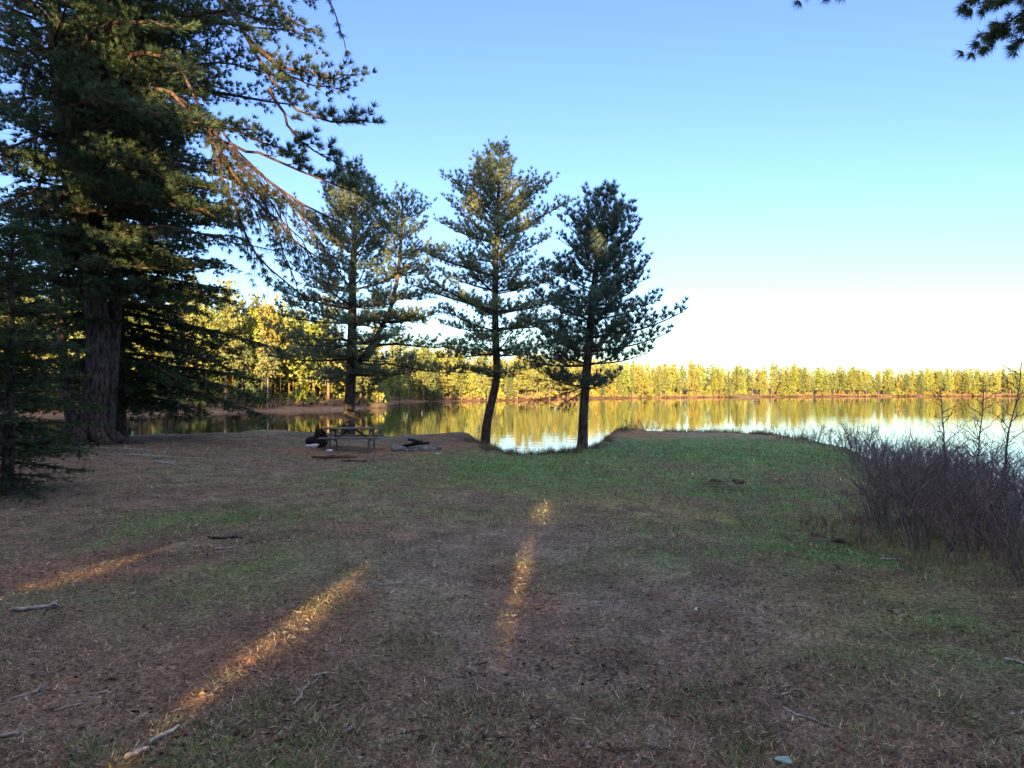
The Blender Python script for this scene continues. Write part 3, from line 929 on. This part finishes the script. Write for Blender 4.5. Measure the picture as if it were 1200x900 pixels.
# ------------------------------------------------------------------ the wood behind the viewer, whose shade lies over the clearing
def shade_wood():
    V, C = [], []
    T = Tubes()
    for k in range(150):
        x = -85 + 140 * (k + random.uniform(-.5, .5)) / 150
        y = random.choice((-23, -26, -29, -32)) + random.uniform(-1.5, 1.5)
        h = random.uniform(17, 21) if x > -22 else random.uniform(14.5, 17.5)
        n = 260
        zz = rng.random(n) ** 1.1
        rr = (2.6 * (1.02 - zz) ** .6) * np.sqrt(rng.random(n))
        a = rng.uniform(0, 6.28, n)
        P = np.stack([x + rr * np.cos(a), y + rr * np.sin(a), .2 + zz * h], 1)
        lv = Leaves(); lv.tufts(P, rng.normal(size=(n, 3)), 3, 1.1, .30, 1.0, var=.3)
        V += lv.v; C += lv.c
        T.add(np.array([[x, y, -.3], [x, y, h * .95]]), [.22, .04], 6)
    V = np.concatenate(V).reshape(-1, 3, 3); C = np.concatenate(C).reshape(-1, 3, 3)
    # close the thin places of the foliage, so that only the openings below let the sun in
    ax = np.array([SUNV[1], -SUNV[0], 0]) / math.hypot(SUNV[0], SUNV[1]); up = np.cross(ax, SUNV)
    if up[2] < 0: up = -up
    cs = .5
    ar = np.abs(np.cross(V[:, 1] - V[:, 0], V[:, 2] - V[:, 0]) @ SUNV) / 2
    cn = V.mean(1); iu = np.floor(cn @ ax / cs).astype(int); iv = np.floor(cn @ up / cs).astype(int)
    u0, v0 = iu.min(), iv.min(); H = np.zeros((iu.max() - u0 + 1, iv.max() - v0 + 1))
    np.add.at(H, (iu - u0, iv - v0), ar)
    add = []
    for i in range(H.shape[0]):
        for j in range(H.shape[1]):
            u, v = (i + u0 + .5) * cs, (j + v0 + .5) * cs
            p = ax * u + up * v; p = p + SUNV * ((-27 - p[1]) / SUNV[1])
            if .1 < p[2] < (16.2 if p[0] > -22 else 13.5) and H[i, j] < 9 * cs * cs:
                add += [p + rng.normal(0, .25, 3) * [1, 8, 1] for _ in range(int(9 - H[i, j] / cs / cs) + 1)]
    if add:
        lv = Leaves(); lv.tufts(np.array(add), rng.normal(size=(len(add), 3)), 3, 1.0, .30, 1.0, var=.3)
        V = np.concatenate([V] + [a.reshape(-1, 3, 3) for a in lv.v]); C = np.concatenate([C] + [a.reshape(-1, 3, 3) for a in lv.c])
    cen = V.mean(1)
    keep = np.ones(len(cen), bool)
    s = -SUNV
    # openings cut into the foliage, shaped to the streaks and spots of low sun
    VU = np.stack([V @ ax, V @ up], -1)
    lo_, hi_ = VU.min(1), VU.max(1)
    ring = Leaves(); ALL = []
    def cut(SU):
        near = np.where((lo_ < SU.max(0)).all(1) & (hi_ > SU.min(0)).all(1))[0]
        p0, p1, p2 = VU[near, 0], VU[near, 1], VU[near, 2]
        def cr(a, b, p): return (b[:, None, 0] - a[:, None, 0]) * (p[None, :, 1] - a[:, None, 1]) - (b[:, None, 1] - a[:, None, 1]) * (p[None, :, 0] - a[:, None, 0])
        c0, c1, c2 = cr(p0, p1, SU), cr(p1, p2, SU), cr(p2, p0, SU)
        hit = (((c0 > 0) & (c1 > 0) & (c2 > 0)) | ((c0 < 0) & (c1 < 0) & (c2 < 0))).any(1)
        keep[near[hit]] = False
        ALL.append(SU)
    def opening(pts):
        """pts: (px, py, half width in metres) along a streak of sun on the ground"""
        S = []
        for (a, b_) in zip(pts[:-1], pts[1:]):
            A, B = np.array(gpt(a[0], a[1])), np.array(gpt(b_[0], b_[1]))
            for t in np.linspace(0, 1, 40):
                g = A + (B - A) * t; w = a[2] + (b_[2] - a[2]) * t
                for q in np.linspace(-w, w, 5): S.append([g[0] + q, g[1], -SLOPE * g[1]])
        S = np.array(S); cut(np.stack([S @ ax, S @ up], -1))
    def spot(px, py, Y, r, frac=1.0):
        p = pix(px, py, Y); m = 60
        a = rng.uniform(0, 6.28, m); q = r * np.sqrt(rng.random(m))
        cut(np.stack([p @ ax + q * np.cos(a), p @ up + q * np.sin(a)], 1))
    def frame():
        """small leaf cards added around the cut openings to stop stray sun"""
        A = np.concatenate(ALL)
        done = set()
        for SU in ALL:
            gu, gv = np.meshgrid(np.arange(SU[:, 0].min() - 1.2, SU[:, 0].max() + 1.2, .07), np.arange(SU[:, 1].min() - 1.0, SU[:, 1].max() + 1.0, .07))
            G = np.stack([gu.ravel(), gv.ravel()], 1)
            lo, hi = G.min(0) - .3, G.max(0) + .3
            B = A[((A > lo) & (A < hi)).all(1)]
            d = np.sqrt(((G[:, None] - B[None]) ** 2).sum(-1)).min(1)
            for (uu, vv), dd in zip(G, d):
                if dd < .09: continue
                key = (round(uu / .07), round(vv / .07))
                if key in done: continue
                done.add(key)
                p = ax * uu + up * vv
                for _ in range(2):
                    q = p + SUNV * ((random.uniform(-23, -20) - p[1]) / SUNV[1])
                    r_ = min(.13, dd * .9); an = rng.uniform(0, 6.28) + np.array([0, 2.09, 4.19]) + rng.normal(0, .2, 3)
                    ring.v.append(q + r_ * (np.cos(an)[:, None] * ax + np.sin(an)[:, None] * up + rng.normal(0, .4, 3)[:, None] * SUNV))
                    ring.c.append(np.full((3, 3), rng.uniform(.7, 1.2)))
    opening([(440, 661, .004), (390, 698, .022), (300, 768, .026), (215, 845, .006)])
    opening([(412, 697, .01), (385, 716, .015)])
    opening([(637, 594, .06), (635, 603, .08)])
    opening([(620, 640, .004), (612, 670, .010), (600, 722, .004), (597, 740, .001)])
    opening([(10, 692, .03), (80, 676, .035), (145, 659, .005)])
    for sp in ((577, 208, 27.5, .7), (590, 195, 27.5, .6), (600, 232, 27.5, .4), (480, 275, 29, .75), (473, 300, 29, .5),
               (192, 30, 17, .4), (138, 58, 18, .4), (222, 108, 17, .45), (285, 180, 16.5, .5), (312, 30, 16.3, .4), (330, 70, 16.3, .4), (400, 80, 16.3, .4),
               (320, 205, 16.3, .4), (245, 140, 16.3, .35), (360, 225, 16.3, .35), (85, 380, 19.5, .3), (300, 125, 16.3, .25), (230, 20, 17, .3), (75, 20, 18, .25), (65, 205, 18, .2), (115, 260, 18, .2), (408, 486, 29, .28), (255, 205, 16.5, .4), (280, 225, 16.4, .4), (205, 100, 16.8, .4), (350, 45, 16.4, .35), (385, 65, 16.4, .35)):
        spot(sp[0], sp[1], sp[2], sp[3] * 1.5)
    for _ in range(26):
        spot(random.uniform(20, 400), random.uniform(-20, 300), 17.5, random.uniform(.25, .55))
    for q in ((556, 250, 27.5, .4), (612, 262, 27.5, .45), (590, 305, 27.5, .35), (548, 345, 27.3, .35), (398, 295, 29, .4), (440, 335, 29, .45), (425, 240, 29, .35), (500, 300, 29, .4), (700, 300, 23.2, .25)):
        spot(*q)
    frame()
    V = np.concatenate([V[keep], np.array(ring.v)]); C = np.concatenate([C[keep], np.array(ring.c)])
    o = link("forest", tri_mesh("forest", V, C.reshape(-1, 3)), M['shadewood'])
    tag(o, "wood behind the clearing that shades it from the low sun", "forest", kind="stuff")
    return T


shade_wood()


# ------------------------------------------------------------------ bare shrubs on the right bank
def shrub_mesh(h, stems, spread, seed):
    r = np.random.default_rng(seed)
    tb = Tubes()
    for i in range(stems):
        a = r.uniform(0, 6.28); b = r.uniform(0, 1) ** .6 * spread
        p = np.array([math.cos(a) * b * .45, math.sin(a) * b * .45, -.05])
        H = h * r.uniform(.55, 1.1); out = b * r.uniform(.4, 1.1)
        k = 6; u = np.linspace(0, 1, k)
        q = p + np.stack([math.cos(a) * out * u ** 1.3, math.sin(a) * out * u ** 1.3, H * u], 1) + r.normal(0, .025, (k, 3)) * u[:, None] * (1 + h)
        r0 = r.uniform(.0045, .009) * (0.7 + .4 * h)
        tb.add(q, np.linspace(r0, r0 * .3, k), 4, cap=False)
        for _ in range(r.integers(3, 7)):
            t = r.uniform(.25, .95); f = t * (k - 1); ii = min(int(f), k - 2)
            s = q[ii] + (q[ii + 1] - q[ii]) * (f - ii)
            d = unit(np.array([r.normal(0, .5), r.normal(0, .5), .8])); l = H * r.uniform(.15, .4)
            e = s + d * l
            tb.add(np.array([s, s + d * l * .5 + r.normal(0, .02, 3), e]), [r0 * .5, r0 * .4, r0 * .2], 3, cap=False)
            for _ in range(2):
                d2 = unit(d + r.normal(0, .5, 3)); s2 = s + d * l * r.uniform(.3, .8)
                tb.add(np.array([s2, s2 + d2 * l * .45]), [r0 * .35, r0 * .18], 3, cap=False)
    me = tb.mesh("bare_shrub"); me.materials.append(M['twig'])
    return me


SH = [shrub_mesh(1.0, 28, .85, s) for s in range(21, 26)]
SM = [shrub_mesh(.5, 22, .4, s) for s in range(31, 34)]


def put_shrub(x, y, me, sc, label, group, name="bare_shrub"):
    o = bpy.data.objects.new(name, me); COL.objects.link(o)
    o.location = (x, y, gz(x, y)); o.rotation_euler = (0, 0, random.uniform(0, 6.28)); o.scale = (sc * random.uniform(.9, 1.2), sc * random.uniform(.9, 1.2), sc)
    return tag(o, label, "shrub", group)


pts = []
tries = 0
while len(pts) < 54 and tries < 5000:
    tries += 1
    x, y = random.uniform(4.3, 9.6), random.uniform(5.6, 16)
    edge = np.interp(y, [5.6, 7, 9, 12, 16], [4.9, 4.6, 4.75, 6.2, 8.3])
    if x < edge: continue
    if poly_sd(np.array([x]), np.array([y]), LAND)[0] < -.1: continue
    if any((x - a) ** 2 + (y - b) ** 2 < .42 ** 2 for a, b in pts): continue
    pts.append((x, y))
for x, y in pts:
    put_shrub(x, y, random.choice(SH), random.uniform(.6, 1.15), "leafless grey-purple shrub in the thicket on the right bank", "bare shrubs in the thicket on the right bank")
for px, py, sz in ((938, 517, .8), (955, 520, .9), (972, 523, .9), (990, 527, 1.1), (1003, 533, 1.2), (915, 514, .7), (1016, 538, 1.3), (898, 511, .5), (870, 509, .4), (740, 508, .7), (752, 507, .8), (765, 508, .6), (728, 510, .5)):
    x, y = gpt(px, py)
    put_shrub(x, y, random.choice(SM), sz * 1.5, "small leafless shrub at the water's edge beyond the grass", "small leafless shrubs along the water's edge")


def sapling(px, py, top, Y, lean, seed, label):
    r = np.random.default_rng(seed)
    x = (px - CX) / F * Y
    z0 = gz(x, Y)
    H = CAMZ - (top - HY) / F * Y - z0
    tb = Tubes()
    u = np.linspace(0, 1, 9)
    q = np.stack([x + lean * H * u ** 1.4, Y + 0 * u, z0 - .1 + (H + .1) * u], 1) + r.normal(0, .02, (9, 3)) * u[:, None]
    tb.add(q, np.linspace(.016, .005, 9), 6)
    tb2 = Tubes()
    for t in np.arange(.22, .98, .04):
        f = t * 8; ii = min(int(f), 7); s = q[ii] + (q[ii + 1] - q[ii]) * (f - ii)
        a = r.uniform(0, 6.28); l = H * .42 * (1.1 - t) * r.uniform(.6, 1.2)
        d = unit(np.array([math.cos(a), math.sin(a), r.uniform(.3, 1.3)]))
        w = s + np.outer(np.linspace(0, 1, 5), d * l) + r.normal(0, .035, (5, 3)) * np.linspace(0, 1, 5)[:, None]
        w[:, 2] += .12 * l * np.linspace(0, 1, 5) ** 2
        tb2.add(w, np.linspace(.007, .003, 5), 4, cap=False)
        for _ in range(4):
            i = r.integers(1, 5); d2 = unit(d + r.normal(0, .6, 3))
            tb2.add(np.array([w[i], w[i] + d2 * l * .35]), [.004, .002], 3, cap=False)
    e = empty("bare_sapling", (x, Y, z0), label, "sapling")
    link("trunk", tb.mesh("trunk", (x, Y, z0)), M['twig'], e)
    link("branches", tb2.mesh("branches", (x, Y, z0)), M['twig'], e)


sapling(1108, 0, 452, 10.5, -.03, 1, "slender leafless sapling rising left of the others above the right thicket")
sapling(1142, 0, 446, 9.8, .08, 2, "leafless sapling with spread twigs between the other two above the right thicket")
sapling(1168, 0, 428, 9.0, .16, 3, "tallest leafless sapling leaning right above the thicket, nearest the right edge")


# ------------------------------------------------------------------ grass and litter
def in_view(n, y0=515, y1=1000, x0=-120, x1=1320, pw=1.0):
    py = y0 + (y1 - y0) * rng.random(n) ** pw
    px = rng.uniform(x0, x1, n)
    Y = CAMZ * F / (py - HY - SLOPE * F)
    return (px - CX) / F * Y, Y


def blades():
    n = 560000
    x, y = in_view(n)
    z, sd, fd = ground_z(x, y)
    c, g = albedo(x, y)
    clump = fbm(x, y, .30, 3, 21)
    ok = (sd > .05)
    # living grass
    s = ok & (rng.random(n) < np.clip(g * 1.1 + clump * .9 - .1, 0, 1) * .75)
    def make(sel, hmin, hmax, wid, upz, cols, name, label, cat):
        X, Yy, Z = x[sel], y[sel], z[sel]; m = len(X)
        a = rng.uniform(0, 6.28, m)
        h = rng.uniform(hmin, hmax, m) * (1 + 1.2 * np.clip(clump[sel], -.3, .5)) * np.clip(Yy / 8, .75, 2.0)
        d = np.stack([np.cos(a), np.sin(a), np.abs(rng.normal(upz, .35, m))], 1); d = unit(d)
        b2 = rng.uniform(0, 6.28, m)
        sdv = np.stack([np.cos(b2), np.sin(b2), .2 * rng.normal(size=m)], 1) * (wid * np.clip(Yy / 6, .8, 3.5))[:, None]
        P = np.stack([X, Yy, Z - .004], 1)
        tip = P + d * h[:, None]
        tip[:, 2] = np.maximum(tip[:, 2], Z + .004)
        V = np.stack([P - sdv, P + sdv, tip], 1)
        cc = np.asarray(cols)[rng.integers(0, len(cols), m)] * rng.lognormal(-.12, .5, (m, 1))
        C = np.repeat(cc[:, None], 3, 1).reshape(-1, 3)
        o = link(name, tri_mesh(name, V.reshape(-1, 3), C), M['blade'])
        tag(o, label, cat, kind="stuff")
    make(s, .025, .07, .0026, 1.0, [(.105, .235, .075), (.13, .255, .09), (.085, .19, .065), (.20, .20, .09), (.30, .25, .15)], "grass", "short thin green grass of the clearing", "grass")
    s2 = ok & ~s & (rng.random(n) < .55)
    make(s2, .03, .10, .0024, .22, [(.33, .26, .19), (.27, .205, .155), (.22, .155, .115), (.46, .39, .31), (.28, .16, .10), (.12, .09, .07)], "dry_grass", "dead straw and fallen needles over the clearing", "dry grass")
    # taller dry tussocks near the thicket and along the water
    x2, y2, h2 = [], [], []
    for _ in range(900):
        if random.random() < .20:
            yy = random.uniform(4.6, 9.5); xx = random.uniform(3.6, 5.4) + .1 * (9 - yy)
        else:
            px, py = random.choice(crest[6:-3]); px += random.uniform(-25, 25); py += random.uniform(-.6, 2.5)
            xx, yy = gpt(px, py)
        m = random.randint(14, 30)
        x2 += list(rng.normal(xx, .07, m)); y2 += list(rng.normal(yy, .07, m)); h2 += [random.uniform(.08, .26) * (1.5 if yy > 18 else 1)] * m
    x2, y2, h2 = np.array(x2), np.array(y2), np.array(h2)
    z2, sd2, _ = ground_z(x2, y2)
    k = sd2 > -.3; x2, y2, z2, h2 = x2[k], y2[k], z2[k], h2[k]; m = len(x2)
    P = np.stack([x2, y2, z2 - .01], 1)
    d = unit(np.stack([rng.normal(0, .45, m), rng.normal(0, .45, m), np.ones(m)], 1))
    a = rng.uniform(0, 6.28, m); sdv = np.stack([np.cos(a), np.sin(a), 0 * a], 1) * (.0028 * np.clip(y2 / 6, 1, 3))[:, None]
    V = np.stack([P - sdv, P + sdv, P + d * (h2 * rng.uniform(.5, 1.1, m))[:, None]], 1)
    cols = np.array([(.30, .24, .15), (.24, .19, .12), (.15, .16, .07), (.18, .12, .09)])
    C = np.repeat((cols[rng.integers(0, 4, m)] * rng.uniform(.7, 1.2, (m, 1)))[:, None], 3, 1)
    o = link("dry_tussocks", tri_mesh("dry_tussocks", V.reshape(-1, 3), C.reshape(-1, 3)), M['blade'])
    tag(o, "dry straw tussocks beside the thicket and along the water", "dry grass", kind="stuff")
    # bits of bark, twig and leaf
    n = 26000
    x3, y3 = in_view(n, 530, 1000)
    z3, sd3, _ = ground_z(x3, y3); k = (sd3 > .2) & (rng.random(n) < np.clip(.5 + 3.0 * fbm(x3, y3, .5, 3, 33), .05, 1))
    x3, y3, z3 = x3[k], y3[k], z3[k]; m = len(x3)
    a = rng.uniform(0, 6.28, m); l = rng.uniform(.008, .026, m) * (1 + 1.2 * (rng.random(m) < .1)); w = rng.uniform(.002, .006, m)
    P = np.stack([x3, y3, z3 + .006], 1)
    e1 = np.stack([np.cos(a) * l, np.sin(a) * l, rng.normal(0, .006, m)], 1); e2 = np.stack([-np.sin(a) * w, np.cos(a) * w, rng.normal(0, .004, m)], 1)
    V = np.stack([P - e1, P + e2, P + e1, P - e1, P + e1, P - e2], 1)
    cols = np.array([(.30, .27, .25), (.10, .06, .045), (.22, .17, .13), (.05, .04, .035), (.34, .31, .29), (.17, .10, .07)])
    C = np.repeat((cols[rng.choice(6, m, p=[.16, .27, .27, .10, .03, .17])] * rng.uniform(.7, 1.2, (m, 1)))[:, None], 6, 1)
    o = link("leaf_litter", tri_mesh("leaf_litter", V.reshape(-1, 3), C.reshape(-1, 3)), M['blade'])
    tag(o, "scattered bark chips and leaf bits over the clearing", "litter", kind="stuff")


blades()


# ------------------------------------------------------------------ things on the ground
import bmesh
from mathutils import Matrix


def box_mesh(name, boxes, bev=.008):
    """boxes: (centre, size, rotation about y) joined into one bevelled mesh"""
    bm = bmesh.new()
    for c, s, ry, rx in boxes:
        g = bmesh.ops.create_cube(bm, size=1.0)
        mt = Matrix.Translation(c) @ Matrix.Rotation(ry, 4, 'Y') @ Matrix.Rotation(rx, 4, 'X') @ Matrix.Diagonal((*s, 1))
        bmesh.ops.transform(bm, matrix=mt, verts=g['verts'])
    bmesh.ops.bevel(bm, geom=bm.edges[:], offset=bev, segments=1, affect='EDGES')
    me = bpy.data.meshes.new(name); bm.to_mesh(me); bm.free()
    return me


def blob_mesh(name, size, seed, rough=.25, sub=3):
    r = np.random.default_rng(seed)
    bm = bmesh.new(); bmesh.ops.create_icosphere(bm, subdivisions=sub, radius=1.0)
    ph = r.uniform(0, 6.28, (5, 3)); fr = r.uniform(1.2, 3.6, (5, 3))
    for v in bm.verts:
        d = sum(math.sin(fr[i][0] * v.co.x + ph[i][0]) * math.sin(fr[i][1] * v.co.y + ph[i][1]) * math.sin(fr[i][2] * v.co.z + ph[i][2]) for i in range(5)) / 2.2
        v.co = v.co * (1 + rough * d + r.normal(0, .02))
        v.co = Vector((v.co.x * size[0], v.co.y * size[1], max(v.co.z, -.45) * size[2]))
    me = bpy.data.meshes.new(name); bm.to_mesh(me); bm.free()
    return me


# picnic table
tx, ty = gpt(413, 526)
tz = gz(tx, ty)
pt = empty("picnic_table", (tx, ty, tz), "weathered grey wooden picnic table in front of the forked pine", "table", None, math.radians(2))
L = 1.86
link("tabletop", box_mesh("tabletop", [((0, -.30 + .15 * i, .70), (L, .138, .04), 0, 0) for i in range(5)]), M['wood'], pt)
for s in (-1, 1):
    link("bench_seat", box_mesh("bench_seat", [((0, s * .70 - .07, .42), (L, .135, .04), 0, 0), ((0, s * .70 + .075, .42), (L, .135, .04), 0, 0)]), M['wood'], pt)
for s in (-1, 1):
    x0 = s * .62
    for q in (-1, 1):
        link("leg", box_mesh("leg", [((x0, q * .42, .34), (.04, .09, .80), 0, q * .52)]), M['wood'], pt)
    link("seat_beam", box_mesh("seat_beam", [((x0 + s * .041, 0, .355), (.038, 1.62, .09), 0, 0)]), M['wood'], pt)
    link("top_beam", box_mesh("top_beam", [((x0 + s * .041, 0, .633), (.038, .72, .09), 0, 0)]), M['wood'], pt)
    link("brace", box_mesh("brace", [((x0 - s * .30, 0, .50), (.70, .04, .07), s * .62, 0)]), M['wood'], pt)

# black bag with a white thing against it
bx, by = gpt(370, 526)
bz = gz(bx, by)
bag = empty("duffel_bag", (bx, by, bz), "lumpy black bag left on the ground at the picnic table's end", "bag")
link("bag_body", blob_mesh("bag_body", (.40, .28, .26), 4, .35), M['blackbag'], bag).location = (0.02, 0.1, .12)
link("bag_top", blob_mesh("bag_top", (.20, .18, .18), 9, .3), M['blackbag'], bag).location = (.10, .12, .36)
tbs = Tubes(); u = np.linspace(0, math.pi, 9)
tbs.add(np.stack([.05 + .16 * np.cos(u), .1 + 0 * u, .48 + .10 * np.sin(u)], 1), np.full(9, .014), 6)
link("handle", tbs.mesh("handle"), M['blackbag'], bag)
o = link("plastic_bag", blob_mesh("plastic_bag", (.24, .10, .085), 14, .3), M['white'], None, (bx - .06, by - .26, bz + .03))
tag(o, "crumpled white plastic bag lying against the black bag", "bag")
x, y = gpt(386, 530)
o = link("paper_cup", (lambda t: (t.add(np.array([[-.10, 0, .05], [.02, .02, .05], [.09, .03, .05]]), [.05, .045, .04], 10), t.mesh("paper_cup"))[1])(Tubes()), M['white'], None, (x, y, gz(x, y)))
tag(o, "small white cup lying on the ground under the picnic table's front edge", "cup")

# fire ring
fx, fy = gpt(487, 526)
fz = gz(fx, fy)
fr_ = empty("fire_ring", (fx, fy, fz), "ring of grey stones with charred wood, right of the picnic table", "fire pit")
for i in range(13):
    a = i / 13 * 6.283 + random.uniform(-.1, .1); R_ = random.uniform(.60, .70)
    s = random.uniform(.07, .19)
    o = link("stone", blob_mesh("stone", (s * random.uniform(1, 1.5), s, s * random.uniform(.6, 1.1)), 40 + i, .4, 2), M['stone'], fr_, (R_ * math.cos(a), R_ * math.sin(a), s * .35))
    o.rotation_euler = (0, 0, random.uniform(0, 6))
link("ash_bed", blob_mesh("ash_bed", (.52, .52, .09), 70, .15), M['ash'], fr_)
for i, (a, l) in enumerate(((.2, .9), (1.1, .7), (2.3, .8))):
    t = Tubes(); d = np.array([math.cos(a), math.sin(a), .12]) * l / 2
    t.add(np.array([-d, d * .1 + [0, 0, .03], d]) + [0, 0, .17 + .05 * i], [.05, .055, .045], 8)
    link("charred_log", t.mesh("charred_log"), M['char'], fr_)


def stick(px, py, ln, r, az, mat, label, cat="stick", name="stick", seed=0, lift=.6, forks=0):
    rr = np.random.default_rng(seed)
    x, y = gpt(px, py)
    k = 12; u = np.linspace(-.5, .5, k)
    q = np.stack([math.cos(az) * ln * u, math.sin(az) * ln * u, np.full(k, r * lift)], 1) + np.cumsum(rr.normal(0, .022 * ln, (k, 3)), 0) * [1, 1, .12]
    q[:, 2] += np.array([gz(x + a[0], y + a[1]) for a in q])
    q[:, :2] += [x, y]
    t = Tubes(); t.add(q, r * np.linspace(1.0, .5, k) * np.minimum(1, .35 + np.arange(k) * .5) * rr.uniform(.65, 1.15, k), 7)
    for i in range(forks):
        j = rr.integers(2, k - 1); a2 = az + rr.choice((-1, 1)) * rr.uniform(.5, 1.1); l2 = ln * rr.uniform(.2, .4)
        e = q[j] + [math.cos(a2) * l2, math.sin(a2) * l2, rr.uniform(.0, .05)]
        t.add(np.array([q[j], (q[j] + e) / 2 + rr.normal(0, .01, 3), e]), [r * .6, r * .5, r * .25], 5)
    o = link(name, t.mesh(name, (x, y, gz(x, y)), True), M[mat], None, (x, y, gz(x, y)))
    return tag(o, label, cat)


stick(392, 538, 1.3, .045, .03, 'brownwood', "dark brown log lying in front of the picnic table", "log", "fallen_log", 1, .8, 2)
stick(415, 541, .7, .03, -.1, 'brownwood', "short dark brown branch lying right of the log before the picnic table", "branch", "fallen_branch", 25, .8, 1)
stick(266, 643, .26, .016, .3, 'deadwood', "bleached short stick in the grass beside the dark branch", "stick", seed=2)
stick(262, 629, .42, .018, -.1, 'char', "blackened branch lying on the left grass behind a bleached stick", "branch", "fallen_branch", 3, .7, 2)
stick(508, 662, .16, .014, 1.9, 'deadwood', "small bleached forked stick on bare soil between the two sunlit streaks", "stick", seed=4, forks=2)
stick(357, 815, .30, .009, 1.5, 'deadwood', "thin bleached forked twig on the ground right of the long sunlit streak", "twig", "twig", 5, .8, 3)
stick(378, 797, .16, .008, .1, 'deadwood', "tiny pale twig beside the thin forked twig", "twig", "twig", 6)
stick(196, 868, .2, .018, 1.15, 'deadwood', "split grey wood piece at the near end of the long sunlit streak", "wood piece", "wood_piece", 7, .9)
stick(163, 893, .12, .016, 1.1, 'deadwood', "grey wood stub at the bottom left below the split wood piece", "wood piece", "wood_piece", 8, .9)
stick(10, 873, .09, .013, .3, 'deadwood', "pale bleached chunk of wood at the bottom left edge", "wood piece", "wood_piece", 9, .9)
stick(34, 816, .17, .009, .6, 'deadwood', "grey forked branch in the brown litter at left, above the pale chunk", "branch", "fallen_branch", 10, .9, 3)
stick(117, 820, .11, .008, .5, 'deadwood', "grey stick in the litter left of the sunlit streak, farther one of two", "stick", seed=11)
stick(80, 836, .14, .008, .6, 'deadwood', "grey stick in the litter left of the sunlit streak, nearer one of two", "stick", seed=12)
stick(38, 716, .28, .02, .35, 'deadwood', "grey splintered wood lying left under the sunlit patch", "wood piece", "wood_piece", 13, .9, 2)
stick(1193, 775, .16, .015, -.9, 'deadwood', "pale stick cut by the right edge below the thicket", "stick", seed=14)
stick(816, 715, .07, .012, 1.4, 'white', "tiny white scrap standing out on the right wheel track", "scrap", "paper_scrap", 15)
stick(513, 531, .16, .03, .3, 'white', "small white scrap lying at the right edge of the fire ring", "scrap", "paper_scrap", 24)
stick(1050, 655, .35, .016, .2, 'deadwood', "pale broken stick at the foot of the right thicket", "stick", seed=16)
stick(950, 838, .30, .007, -.6, 'deadwood', "thin curved twig on bare soil in the right foreground", "twig", "twig", 17)
stick(455, 690, .3, .009, .5, 'deadwood', "thin grey twig just right of the long sunlit streak's far end", "twig", "twig", 18)
stick(70, 496, 2.6, .16, .1, 'deadwood', "pale fallen log behind the low fir at left", "log", "fallen_log", 19, .9)
for i, (a, l, s) in enumerate(((-.2, 1.3, 20), (.25, 1.1, 21), (-.5, .9, 22))):
    stick(150 + 22 * i, 543 + 5 * i, l, .04, a + math.pi, 'deadwood', "surface root crossing the brown soil in front of the huge old pine", "root", "tree_root", s, .15, 2)["group"] = "roots in front of the huge old pine"
x, y = gpt(920, 888)
o = link("plastic_scrap", blob_mesh("plastic_scrap", (.035, .028, .012), 90, .5), M['teal'], None, (x, y, gz(x, y) + .01))
tag(o, "pale teal plastic scrap in the right foreground", "scrap")
for i, (px, py, s, lb) in enumerate(((838, 563, .10, "dark clod at the left of the dug patch on the green grass"), (866, 564, .13, "larger dark clod at the right of the dug patch on the green grass"),
                                     (958, 629, .08, "small dark clod on the turf left of the thicket"), (986, 636, .09, "reddish dark clod nearest the thicket on the turf"), (512, 612, .0, ""), (342, 745, .0, ""))):
    if not s: continue
    x, y = gpt(px, py)
    o = link("soil_clod", blob_mesh("soil_clod", (s * 1.0, s * .9, s * .55), 100 + i, .45), M['clod'], None, (x, y, gz(x, y)))
    tag(o, lb, "clod")

# dark rock point on the far shore
x, Y = (872 - CX) / F * 318, 318
o = link("shore_rock", blob_mesh("shore_rock", (8, 3, 1.5), 120, .4), M['clod'], None, (x, Y - 1, WATER_Z))
tag(o, "long dark rock on the far shore at the water", "rock")
x, Y = (440 - CX) / F * 112, 112
o = link("shore_rock", blob_mesh("shore_rock", (2.2, 1.6, 1.0), 121, .3), M['clod'], None, (x, Y - .5, WATER_Z))
tag(o, "rounded dark rock at the tip of the left shore", "rock")
